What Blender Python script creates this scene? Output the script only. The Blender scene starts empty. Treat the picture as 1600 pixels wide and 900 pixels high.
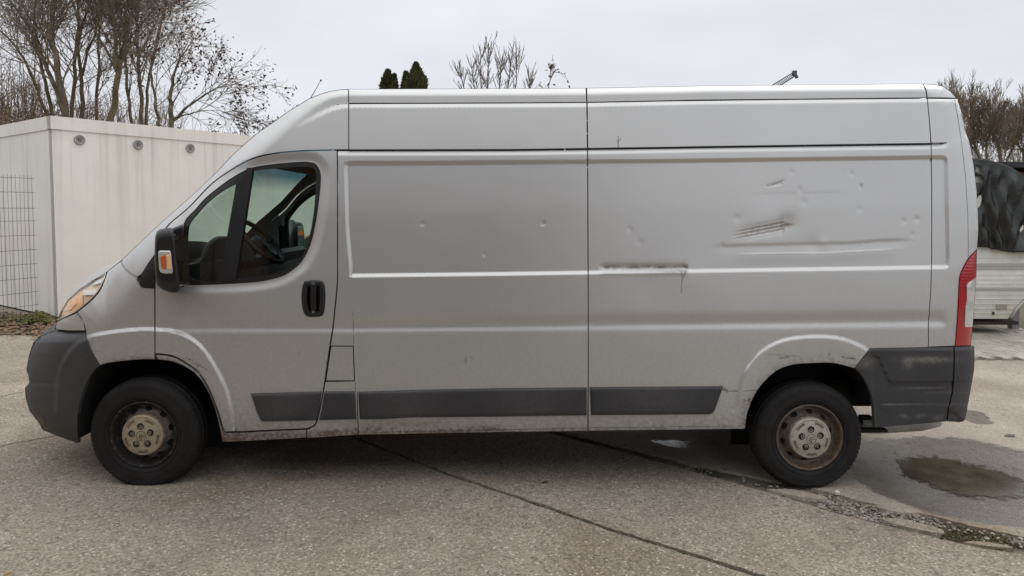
import bpy, bmesh, math, random
import numpy as np
from mathutils import Vector, Matrix
from mathutils.geometry import delaunay_2d_cdt
random.seed(7)
rng = np.random.default_rng(7)
sc = bpy.context.scene
COL = sc.collection
# ------------------------------------------------------------------ camera
F, PX, PY, TH = 1078.0, 800.0, 387.0, math.radians(3.0)
CY, CZ = -4.2, 1.704
cam = bpy.data.cameras.new('camera')
cam.sensor_width = 36.0; cam.lens = 36.0*F/1600.0
cam.shift_y = (PY-450.0)/1600.0
cam.clip_start = 0.05; cam.clip_end = 3000
co = bpy.data.objects.new('camera', cam); COL.objects.link(co)
co.location = (0, CY, CZ); co.rotation_euler = (math.pi/2-TH, 0, 0)
sc.camera = co
sc.view_settings.view_transform = 'Standard'
sc.view_settings.look = 'None'
sc.view_settings.exposure = 0.16
sc.view_settings.gamma = 1.0
# ------------------------------------------------------------------ world + sun
SUN_EL, SUN_AZ = math.radians(52), math.radians(52)     # azimuth clockwise from +Y
w = bpy.data.worlds.new('World'); sc.world = w; w.use_nodes = True
nt = w.node_tree; nd = nt.nodes; lk = nt.links
bg = nd['Background']; bg.inputs['Strength'].default_value = 0.1
sky = nd.new('ShaderNodeTexSky'); sky.sky_type = 'NISHITA'; sky.sun_disc = False
sky.sun_elevation = SUN_EL; sky.sun_rotation = SUN_AZ
tc = nd.new('ShaderNodeTexCoord')
sep = nd.new('ShaderNodeSeparateXYZ'); lk.new(tc.outputs['Generated'], sep.inputs[0])
ramp = nd.new('ShaderNodeValToRGB')
ramp.color_ramp.elements[0].position = 0.0; ramp.color_ramp.elements[0].color = (0.70, 0.72, 0.765, 1)
ramp.color_ramp.elements[1].position = 1.0; ramp.color_ramp.elements[1].color = (1.0, 1.0, 1.0, 1)
e = ramp.color_ramp.elements.new(0.3); e.color = (0.74, 0.755, 0.79, 1)
lk.new(sep.outputs['Z'], ramp.inputs[0])
zen = nd.new('ShaderNodeMapRange'); zen.inputs[1].default_value = 0.25; zen.inputs[2].default_value = 1.0
zen.inputs[3].default_value = 10.0; zen.inputs[4].default_value = 17.0
lk.new(sep.outputs['Z'], zen.inputs[0])
mp = nd.new('ShaderNodeMapping'); mp.inputs['Scale'].default_value = (1, 1, 2.6)
lk.new(tc.outputs['Generated'], mp.inputs[0])
noi = nd.new('ShaderNodeTexNoise'); noi.inputs['Scale'].default_value = 2.1; noi.inputs['Detail'].default_value = 5
noi.inputs['Roughness'].default_value = 0.5
lk.new(mp.outputs[0], noi.inputs['Vector'])
cl = nd.new('ShaderNodeMapRange'); cl.inputs[1].default_value = 0.3; cl.inputs[2].default_value = 0.7
cl.inputs[3].default_value = 0.90; cl.inputs[4].default_value = 1.08
lk.new(noi.outputs['Fac'], cl.inputs[0])
m1 = nd.new('ShaderNodeMath'); m1.operation = 'MULTIPLY'
lk.new(zen.outputs[0], m1.inputs[0]); lk.new(cl.outputs[0], m1.inputs[1])
vm = nd.new('ShaderNodeVectorMath'); vm.operation = 'SCALE'
lk.new(ramp.outputs[0], vm.inputs[0]); lk.new(m1.outputs[0], vm.inputs['Scale'])
mx = nd.new('ShaderNodeMix'); mx.data_type = 'RGBA'; mx.inputs[0].default_value = 0.94
lk.new(sky.outputs[0], mx.inputs[6]); lk.new(vm.outputs[0], mx.inputs[7])
lk.new(mx.outputs[2], bg.inputs['Color'])
sl = bpy.data.lights.new('sun', 'SUN'); sl.energy = 0.9; sl.angle = math.radians(35); sl.color = (1, 0.96, 0.9)
so = bpy.data.objects.new('sun', sl); COL.objects.link(so)
sd = Vector((math.cos(SUN_EL)*math.sin(SUN_AZ), math.cos(SUN_EL)*math.cos(SUN_AZ), math.sin(SUN_EL)))
so.rotation_euler = (-sd).to_track_quat('-Z', 'Y').to_euler(); so.location = sd*60

# ------------------------------------------------------------------ projection helpers
cT, sT = math.cos(TH), math.sin(TH)
def U(px, py, y):
    """point seen at (px,py) of the photograph lying in the plane Y=y"""
    px = np.asarray(px, float); py = np.asarray(py, float)
    xc = (px-PX)/F; yc = -(py-PY)/F
    dy = cT+yc*sT; dz = -sT+yc*cT
    t = (np.asarray(y, float)-CY)/dy
    return np.stack([t*xc, np.broadcast_to(np.asarray(y, float), t.shape), CZ+t*dz], -1)
GX, GX0 = -0.0045, -2.27
def gz(x, y=0): return GX*(x-GX0)
def G(px, py):
    px = np.asarray(px, float); py = np.asarray(py, float)
    xc = (px-PX)/F; yc = -(py-PY)/F
    dy = cT+yc*sT; dz = -sT+yc*cT
    t = (-GX*GX0-CZ)/(dz-GX*xc)
    return np.stack([t*xc, CY+t*dy, CZ+t*dz], -1)

# ------------------------------------------------------------------ materials
def mat(name, base, rough=0.6, metal=0.0, noise=None, bump=None, spec=0.5, coat=0.0, attr=None, trans=None):
    """noise=(scale,amount,detail) lightness variation; bump=(scale,strength); attr=(name,colour,rough)"""
    m = bpy.data.materials.new(name); m.use_nodes = True
    n = m.node_tree.nodes; l = m.node_tree.links; b = n['Principled BSDF']
    b.inputs['Roughness'].default_value = rough; b.inputs['Metallic'].default_value = metal
    b.inputs['Specular IOR Level'].default_value = spec
    b.inputs['Coat Weight'].default_value = coat; b.inputs['Coat Roughness'].default_value = 0.12
    geo = n.new('ShaderNodeNewGeometry')
    rgb = n.new('ShaderNodeRGB'); rgb.outputs[0].default_value = (*base, 1)
    out = rgb.outputs[0]
    def mixc(fac, a, c):
        k = n.new('ShaderNodeMix'); k.data_type = 'RGBA'
        l.new(fac, k.inputs[0])
        if isinstance(a, tuple): k.inputs[6].default_value = (*a, 1)
        else: l.new(a, k.inputs[6])
        if isinstance(c, tuple): k.inputs[7].default_value = (*c, 1)
        else: l.new(c, k.inputs[7])
        return k.outputs[2]
    if noise:
        for (s, amt, det) in (noise if isinstance(noise, list) else [noise]):
            t = n.new('ShaderNodeTexNoise'); t.inputs['Scale'].default_value = s; t.inputs['Detail'].default_value = det
            l.new(geo.outputs['Position'], t.inputs['Vector'])
            r = n.new('ShaderNodeMapRange'); r.inputs[1].default_value = 0.3; r.inputs[2].default_value = 0.7
            r.inputs[3].default_value = 1-amt; r.inputs[4].default_value = 1+amt
            l.new(t.outputs['Fac'], r.inputs[0])
            v = n.new('ShaderNodeVectorMath'); v.operation = 'SCALE'
            l.new(out, v.inputs[0]); l.new(r.outputs[0], v.inputs['Scale']); out = v.outputs[0]
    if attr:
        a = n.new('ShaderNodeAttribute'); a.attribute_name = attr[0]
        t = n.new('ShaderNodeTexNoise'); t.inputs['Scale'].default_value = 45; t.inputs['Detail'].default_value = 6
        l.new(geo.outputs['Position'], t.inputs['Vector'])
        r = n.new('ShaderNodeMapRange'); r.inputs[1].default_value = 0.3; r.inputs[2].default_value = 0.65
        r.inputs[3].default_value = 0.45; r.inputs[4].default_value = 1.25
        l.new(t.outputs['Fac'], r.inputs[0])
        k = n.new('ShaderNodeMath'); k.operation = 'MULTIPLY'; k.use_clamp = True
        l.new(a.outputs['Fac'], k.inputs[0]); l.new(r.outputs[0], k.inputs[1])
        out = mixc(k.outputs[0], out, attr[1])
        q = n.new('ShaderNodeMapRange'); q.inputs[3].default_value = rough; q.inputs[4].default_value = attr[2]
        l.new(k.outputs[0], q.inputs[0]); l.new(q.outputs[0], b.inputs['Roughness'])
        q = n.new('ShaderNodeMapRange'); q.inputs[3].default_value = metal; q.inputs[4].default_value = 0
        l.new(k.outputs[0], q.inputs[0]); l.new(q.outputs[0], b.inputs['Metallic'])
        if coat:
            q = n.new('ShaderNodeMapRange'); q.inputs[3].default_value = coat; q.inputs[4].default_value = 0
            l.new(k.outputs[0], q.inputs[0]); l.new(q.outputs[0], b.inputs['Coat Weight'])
    l.new(out, b.inputs['Base Color'])
    if bump:
        prev = None
        for (s, st, dist) in (bump if isinstance(bump, list) else [bump]):
            t = n.new('ShaderNodeTexNoise'); t.inputs['Scale'].default_value = s; t.inputs['Detail'].default_value = 4
            l.new(geo.outputs['Position'], t.inputs['Vector'])
            bp = n.new('ShaderNodeBump'); bp.inputs['Strength'].default_value = st; bp.inputs['Distance'].default_value = dist
            l.new(t.outputs['Fac'], bp.inputs['Height'])
            if prev: l.new(prev.outputs[0], bp.inputs['Normal'])
            prev = bp
        l.new(prev.outputs[0], b.inputs['Normal'])
    return m
def glass(name, tint, rough=0.01, ior=1.45, band=None):
    m = bpy.data.materials.new(name); m.use_nodes = True
    n = m.node_tree.nodes; l = m.node_tree.links; n.remove(n['Principled BSDF'])
    o = n['Material Output']
    t = n.new('ShaderNodeBsdfTransparent'); t.inputs[0].default_value = (*tint, 1)
    g = n.new('ShaderNodeBsdfGlossy'); g.inputs['Roughness'].default_value = rough
    ge = n.new('ShaderNodeNewGeometry'); dt = n.new('ShaderNodeVectorMath'); dt.operation = 'DOT_PRODUCT'
    l.new(ge.outputs['Incoming'], dt.inputs[0]); l.new(ge.outputs['Normal'], dt.inputs[1])
    def mth(op, x, y=None):
        k = n.new('ShaderNodeMath'); k.operation = op
        for i, q in enumerate((x, y)):
            if q is None: continue
            if isinstance(q, (int, float)): k.inputs[i].default_value = q
            else: l.new(q, k.inputs[i])
        return k
    r0 = ((ior-1)/(ior+1))**2*1.6
    f = mth('ADD', mth('MULTIPLY', mth('POWER', mth('SUBTRACT', 1.0, mth('ABSOLUTE', dt.outputs['Value']).outputs[0]).outputs[0], 5.0).outputs[0], .9).outputs[0], r0)
    mx = n.new('ShaderNodeMixShader'); l.new(f.outputs[0], mx.inputs[0]); l.new(t.outputs[0], mx.inputs[1]); l.new(g.outputs[0], mx.inputs[2])
    if band:   # dark blue sun strip along the top of a windscreen
        geo = n.new('ShaderNodeNewGeometry'); s = n.new('ShaderNodeSeparateXYZ'); l.new(geo.outputs['Position'], s.inputs[0])
        r = n.new('ShaderNodeMapRange'); r.inputs[1].default_value = band[0]; r.inputs[2].default_value = band[1]; l.new(s.outputs['Z'], r.inputs[0])
        k = n.new('ShaderNodeMix'); k.data_type = 'RGBA'; k.inputs[6].default_value = (*tint, 1); k.inputs[7].default_value = (*band[2], 1)
        l.new(r.outputs[0], k.inputs[0]); l.new(k.outputs[2], t.inputs[0])
    l.new(mx.outputs[0], o.inputs['Surface'])
    return m

M = {}
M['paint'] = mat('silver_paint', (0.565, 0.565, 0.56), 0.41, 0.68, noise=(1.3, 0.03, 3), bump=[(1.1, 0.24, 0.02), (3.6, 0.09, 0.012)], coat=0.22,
                 attr=('grime_and_bounce', (0.145, 0.112, 0.085), 0.70))
M['plastic'] = mat('grey_plastic', (0.034, 0.034, 0.038), 0.55, 0, noise=[(6, 0.12, 4), (60, 0.12, 3)], bump=(300, 0.15, 0.002), attr=('grime_and_bounce', (0.22, 0.21, 0.19), 0.8))
M['black'] = mat('black_plastic', (0.012, 0.012, 0.013), 0.42, 0, bump=(200, 0.1, 0.001))
M['rubber'] = mat('tyre_rubber', (0.016, 0.015, 0.015), 0.75, 0, spec=0.25, noise=[(9, 0.25, 5), (90, 0.2, 2)], bump=(120, 0.25, 0.002))
M['dark'] = mat('dark_underbody', (0.008, 0.008, 0.008), 0.85, noise=(8, 0.3, 3))
M['seam'] = mat('seam_sealant', (0.03, 0.03, 0.032), 0.7)
M['seamlight'] = mat('pale_sealant', (0.42, 0.41, 0.39), 0.6)
M['steel'] = mat('rusty_steel', (0.17, 0.148, 0.12), 0.55, 0.35, noise=[(18, 0.35, 6), (70, 0.3, 5)], bump=(60, 0.3, 0.003), attr=('grime_and_bounce', (0.075, 0.043, 0.026), 0.85))
M['cap'] = mat('hub_cap_silver', (0.46, 0.43, 0.37), 0.45, 0.35, noise=[(14, 0.16, 5), (50, 0.12, 4)], attr=('grime_and_bounce', (0.10, 0.06, 0.03), 0.8))
M['capf'] = mat('hub_cap_brake_dust', (0.40, 0.335, 0.25), 0.5, 0.25, noise=[(14, 0.18, 5), (50, 0.15, 4)], attr=('grime_and_bounce', (0.09, 0.055, 0.03), 0.8))
M['capgroove'] = mat('hub_cap_recess', (0.14, 0.105, 0.07), 0.7, noise=(40, 0.3, 3))
M['chrome'] = mat('chrome', (0.8, 0.8, 0.8), 0.12, 1.0)
M['amber'] = mat('amber_plastic', (0.95, 0.42, 0.06), 0.2, 0, coat=0.5)
M['amberdark'] = mat('amber_bulb', (0.55, 0.13, 0.03), 0.25)
M['peach'] = mat('peach_reflector', (0.90, 0.54, 0.26), 0.3, 0.0)
M['white'] = mat('white_reflector', (0.85, 0.83, 0.80), 0.3, 0.0)
M['red'] = mat('red_lens', (0.36, 0.002, 0.009), 0.15, 0, coat=0.6)
M['clearlens'] = mat('clear_lens', (0.62, 0.62, 0.60), 0.15, 0.3, coat=0.6)
M['glass'] = glass('door_glass', (0.70, 0.80, 0.76), ior=1.5)
M['wind'] = glass('windscreen_glass', (0.70, 0.82, 0.76), ior=1.35, band=(1.88, 2.0, (0.10, 0.24, 0.32)))
M['lens'] = glass('headlamp_lens', (0.92, 0.92, 0.90), ior=1.4)
M['mirror'] = mat('mirror_silver', (0.8, 0.82, 0.82), 0.03, 1.0)
M['trim'] = mat('cab_trim_grey', (0.10, 0.095, 0.09), 0.7, noise=(5, 0.1, 3))
M['dash'] = mat('dashboard_dark', (0.03, 0.026, 0.024), 0.6)
M['liner'] = mat('headliner', (0.16, 0.14, 0.13), 0.8)

# ------------------------------------------------------------------ object helpers
ORG = {}
def wloc(o):
    p = Vector((0, 0, 0))
    while o is not None: p = p+o.location; o = o.parent
    return p
def link(name, me, parent=None):
    o = bpy.data.objects.new(name, me); COL.objects.link(o)
    if parent is not None: o.parent = parent
    return o
def tag(o, label=None, cat=None, group=None, kind=None):
    if label: o['label'] = label
    if cat: o['category'] = cat
    if group: o['group'] = group
    if kind: o['kind'] = kind
    return o
def thing(name, label, cat, loc, group=None):
    o = bpy.data.objects.new(name, None); COL.objects.link(o); o.location = loc; o.empty_display_size = 0.2
    return tag(o, label, cat, group)
def mk(name, V, Fs, m, parent=None, smooth=False, loopn=None, attrs=None):
    V = np.asarray(V, float)
    if parent is not None:
        V = V-np.array(wloc(parent))
    me = bpy.data.meshes.new(name)
    me.from_pydata(V.tolist(), [], [list(map(int, f)) for f in Fs])
    me.materials.append(m)
    if smooth is not False:
        me.polygons.foreach_set('use_smooth', [bool(s) for s in (np.ones(len(Fs)) if smooth is True else smooth)])
    if attrs:
        for k, a in attrs.items():
            at = me.attributes.new(k, 'FLOAT', 'POINT'); at.data.foreach_set('value', np.asarray(a, np.float32))
    me.update()
    if loopn is not None:
        me.normals_split_custom_set(loopn)
    return link(name, me, parent)
class MB:
    """collects simple solids, links them as ONE mesh"""
    def __init__(s): s.v = []; s.f = []; s.sm = []
    def add(s, V, Fs, sm=False):
        b = len(s.v); s.v += [tuple(map(float, p)) for p in V]; s.f += [[i+b for i in f] for f in Fs]; s.sm += [sm]*len(Fs); return s
    def box(s, c, d, rot=None, bev=0.0):
        x, y, z = d[0]/2, d[1]/2, d[2]/2
        if bev <= 0:
            V = [Vector((a, b, e)) for a in (-x, x) for b in (-y, y) for e in (-z, z)]
            Fs = [(0, 1, 3, 2), (4, 6, 7, 5), (0, 4, 5, 1), (2, 3, 7, 6), (0, 2, 6, 4), (1, 5, 7, 3)]
        else:
            bm = bmesh.new(); bmesh.ops.create_cube(bm, size=1)
            for vv in bm.verts: vv.co = Vector((vv.co.x*d[0], vv.co.y*d[1], vv.co.z*d[2]))
            bmesh.ops.bevel(bm, geom=bm.edges[:], offset=bev, segments=2, affect='EDGES', profile=0.6)
            bm.verts.index_update(); V = [vv.co.copy() for vv in bm.verts]; Fs = [[q.index for q in ff.verts] for ff in bm.faces]; bm.free()
        if rot is not None: V = [rot @ q for q in V]
        return s.add([q+Vector(c) for q in V], Fs)
    def tube(s, pts, rad, n=6, cap=True, sm=True):
        pts = [Vector(p) for p in pts]; k = len(pts)
        rad = [rad]*k if isinstance(rad, (int, float)) else rad
        V = []; Fs = []
        t0 = (pts[1]-pts[0]).normalized(); u = t0.orthogonal().normalized()
        for i in range(k):
            t = (pts[min(i+1, k-1)]-pts[max(i-1, 0)]).normalized()
            u = (u-t*u.dot(t)).normalized(); q = t.cross(u)
            for j in range(n):
                a = 2*math.pi*j/n
                V.append(pts[i]+(u*math.cos(a)+q*math.sin(a))*rad[i])
        for i in range(k-1):
            for j in range(n):
                Fs.append((i*n+j, i*n+(j+1) % n, (i+1)*n+(j+1) % n, (i+1)*n+j))
        if cap:
            Fs.append(tuple(range(n))[::-1]); Fs.append(tuple(range((k-1)*n, k*n)))
        return s.add(V, Fs, sm)
    def lathe(s, prof, seg, c=(0, 0, 0), closed=False, radfun=None):
        """axis Y; prof = list of (y, r)"""
        V = []; Fs = []; k = len(prof)
        for j in range(seg):
            a = 2*math.pi*j/seg; ca, sa = math.cos(a), math.sin(a)
            for i, (y, r) in enumerate(prof):
                rr = r if radfun is None else radfun(i, j, r)
                V.append((c[0]+rr*ca, c[1]+y, c[2]+rr*sa))
        for j in range(seg):
            j2 = (j+1) % seg
            for i in range(k-1):
                Fs.append((j*k+i, j*k+i+1, j2*k+i+1, j2*k+i))
        return s.add(V, Fs, True)
    def build(s, name, m, parent=None, attrs=None):
        return mk(name, s.v, s.f, m, parent, smooth=s.sm, attrs=attrs)

# ------------------------------------------------------------------ 2-D helpers
def cr(pts, n=6):
    """catmull-rom through pts"""
    p = np.asarray(pts, float); P = np.vstack([2*p[0]-p[1], p, 2*p[-1]-p[-2]]); out = []
    for i in range(1, len(P)-2):
        for k in range(n):
            t = k/n
            out.append(0.5*((2*P[i])+(-P[i-1]+P[i+1])*t+(2*P[i-1]-5*P[i]+4*P[i+1]-P[i+2])*t*t+(-P[i-1]+3*P[i]-3*P[i+1]+P[i+2])*t**3))
    out.append(P[-2]); return np.array(out)
def cat(*a): return np.vstack([np.asarray(x, float).reshape(-1, 2) for x in a])
def resample(loop, step, closed=True):
    p = np.asarray(loop, float); out = []
    n = len(p)
    for i in range(n if closed else n-1):
        a, b = p[i], p[(i+1) % n]; L = np.hypot(*(b-a))
        if L < 1e-6: continue
        k = max(1, int(math.ceil(L/step)))
        for j in range(k): out.append(a+(b-a)*j/k)
    if not closed: out.append(p[-1])
    return np.array(out)
def area(p): return 0.5*np.sum(p[:, 0]*np.roll(p[:, 1], -1)-np.roll(p[:, 0], -1)*p[:, 1])
def inset(p, d):
    p = np.asarray(p, float)
    keep = np.hypot(*(p-np.roll(p, 1, 0)).T) > 1e-4; p = p[keep]
    a = p-np.roll(p, 1, 0); b = np.roll(p, -1, 0)-p
    a /= np.hypot(*a.T)[:, None]; b /= np.hypot(*b.T)[:, None]
    na = np.stack([-a[:, 1], a[:, 0]], 1); nb = np.stack([-b[:, 1], b[:, 0]], 1)
    nn = na+nb; nn /= np.maximum(np.sum(nn*na, 1), 0.35)[:, None]
    sgn = 1 if area(p) > 0 else -1
    return p+sgn*d*nn
def inside(P, loop):
    x, y = P[:, 0], P[:, 1]; c = np.zeros(len(P), bool)
    x1, y1 = loop[:, 0], loop[:, 1]; x2, y2 = np.roll(x1, -1), np.roll(y1, -1)
    for i in range(len(loop)):
        if y1[i] == y2[i]: continue
        k = (y1[i] > y) != (y2[i] > y)
        k &= x < (x2[i]-x1[i])*(y-y1[i])/(y2[i]-y1[i])+x1[i]
        c ^= k
    return c
def segdist(P, line, closed=False):
    """distance to polyline and (fractional) index of nearest vertex"""
    L = np.asarray(line, float); A = L if closed else L[:-1]; B = np.roll(L, -1, 0) if closed else L[1:]
    d = np.empty(len(P)); s = np.empty(len(P)); AB = B-A; q = np.maximum(np.sum(AB*AB, 1), 1e-12)
    for c in range(0, len(P), 6000):
        X = P[c:c+6000]
        t = ((X[:, None, 0]-A[None, :, 0])*AB[None, :, 0]+(X[:, None, 1]-A[None, :, 1])*AB[None, :, 1])/q
        t = np.clip(t, 0, 1)
        dx = X[:, None, 0]-A[None, :, 0]-t*AB[None, :, 0]; dy = X[:, None, 1]-A[None, :, 1]-t*AB[None, :, 1]
        e = dx*dx+dy*dy; i = np.argmin(e, 1); r = np.arange(len(X))
        d[c:c+6000] = np.sqrt(e[r, i]); s[c:c+6000] = i+t[r, i]
    return d, s
def ss(x): x = np.clip(x, 0, 1); return x*x*(3-2*x)
def cdt(loops, pts):
    V = []; E = []
    for lp in loops:
        b = len(V); n = len(lp); V += [Vector((float(p[0]), float(p[1]))) for p in lp]
        E += [(b+i, b+(i+1) % n) for i in range(n)]
    V += [Vector((float(p[0]), float(p[1]))) for p in pts]
    r = delaunay_2d_cdt(V, E, [], 0, 1e-5)
    v = np.array([(p.x, p.y) for p in r[0]]); f = np.array([t for t in r[2] if len(t) == 3])
    c = v[f].mean(1); k = np.zeros(len(c), bool)
    for lp in loops: k ^= inside(c, np.asarray(lp))
    f = f[k]
    a = v[f]; ar = (a[:, 1, 0]-a[:, 0, 0])*(a[:, 2, 1]-a[:, 0, 1])-(a[:, 2, 0]-a[:, 0, 0])*(a[:, 1, 1]-a[:, 0, 1])
    f[ar < 0] = f[ar < 0][:, ::-1]
    return v, f
# ================================================================== VAN: side surface
HALF = 1.025                                  # half width; near side lies at Y=0
SIL0 = np.array([(86, 516, 110, .36), (88, 502, 110, .36), (95, 486, 105, .34), (106, 468, 100, .32), (126, 450, 95, .30), (166, 425, 85, .25), (188, 408, 70, .19),
 (212, 385, 58, .15), (250, 349, 48, .13), (300, 305, 42, .12), (337, 270, 38, .11), (362, 243, 36, .11), (400, 209, 34, .11), (425, 192, 30, .11),
 (450, 174, 26, .10), (482, 154.5, 20, .09), (500, 147, 16, .09), (515, 142.5, 13, .09), (530, 140, 12, .09), (545, 139, 12, .09), (700, 138.6, 12, .09),
 (915, 137.5, 12, .09), (1050, 135, 12, .09), (1100, 133.8, 12, .09), (1445, 131, 12, .09), (1462, 132, 12, .09), (1475, 135, 14, .09), (1487, 144, 20, .09),
 (1496, 155, 26, .09), (1503, 178, 34, .09), (1509, 208, 40, .09), (1514, 220, 44, .09), (1518, 239, 46, .09), (1522, 264, 48, .09), (1525.6, 295, 48, .09),
 (1528, 333, 48, .09), (1528.5, 360, 48, .09), (1526.5, 389, 46, .09), (1525.5, 433, 46, .09), (1520, 511, 46, .09), (1516.5, 543, 46, .09)], float)
SIL = SIL0[:, :2]
BUMP_F = cat([(122, 693), (90, 682), (67, 672)], [(60, 660), (46, 642), (40, 622), (39, 606), (46, 598), (44, 586), (41, 578), (43, 566), (46, 552), (52, 535), (62, 525), (75, 519.5), (90, 516)])
BUMP_R = cat([(1497, 660), (1505, 658.5), (1508, 655), (1511, 640), (1515, 618), (1522, 578), (1523, 560), (1522, 541)])
ARC_F = cr([(84, 640), (86, 600), (93, 570), (108, 545), (134, 525), (170, 517), (210, 512.5), (241, 512), (275, 516), (300, 527), (320, 544), (340, 574), (355, 605), (364, 640), (368, 668)], 4)
ARC_R = cr([(1146, 640), (1154, 607), (1162, 580), (1172, 566), (1187, 549), (1212, 534), (1240, 526.5), (1275, 524), (1305, 525.5), (1330, 532), (1356, 545), (1378, 566), (1388, 592), (1392, 640)], 4)
GUT = cr([(430, 212), (440, 205), (475, 187.5), (500, 174), (525, 164), (545, 161.5), (560, 161), (650, 161), (800, 160.5), (915, 159.7), (1050, 157), (1100, 156), (1250, 154.6), (1447, 152.6), (1490, 153)], 3)
SEAM = np.array([(526, 235), (800, 234.5), (915, 233), (1050, 231), (1100, 230), (1455, 225), (1480, 224)], float)
REC = cat(cr([(538, 290), (537.5, 262), (540, 254), (548, 252)], 4), [(650, 252), (1050, 248.5), (1455, 243)], cr([(1470, 242.8), (1478, 244.5), (1481.5, 252), (1482, 270)], 4),
          [(1484, 390)], cr([(1484.5, 405), (1483, 417), (1477, 420.5), (1465, 421)], 4), [(1400, 422), (780, 431.5)], cr([(560, 434), (549, 434), (545.5, 430), (545, 415)], 4), [(540, 360)])
REC = resample(REC, 20)
TUM = np.array([(100, .155), (170, .125), (234, .088), (250, .080), (330, .046), (430, .012), (490, 0), (640, 0), (660, .004), (680, .016), (700, .040)])
DENTS = [(984, 359, 3, .0035), (1000, 379, 3, .0035), (1250, 297, 3.2, .004), (1257, 316, 4, .003), (1331, 272, 3, .004), (1346, 291, 2.4, .006), (1432, 343, 3.2, .005), (1412, 346, 3, .0035),
 (1343, 327, 3.5, .003), (1237, 269, 3, .003), (1152, 341, 4, .0035), (1128, 383, 2.6, .003), (1426, 367, 2.6, .003), (849, 349, 2.4, .007), (660, 350, 2.5, .004), (757, 398, 2.0, .004),
 (1268, 381, 9, .004), (1287, 381, 6, -.003), (1205, 300, 26, .005), (1360, 300, 45, .006), (1170, 400, 60, .004), (1040, 300, 90, .004), (1010, 445, 30, .004), (1080, 440, 24, -.003)]
GQ = np.arange(480, 540, .25); GV = np.interp(GQ, [493, 497, 509, 513, 520.5, 525.5], [0, .0012, .0105, .0105, .0012, 0]); _k = np.exp(-(np.arange(-16, 17)*.25/1.5)**2/2); GV = np.convolve(np.pad(GV, 16, 'edge'), _k/_k.sum(), 'valid')
def bend(x, pts):
    p = np.asarray(pts, float); return np.interp(x, p[:, 0], p[:, 1])
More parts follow.
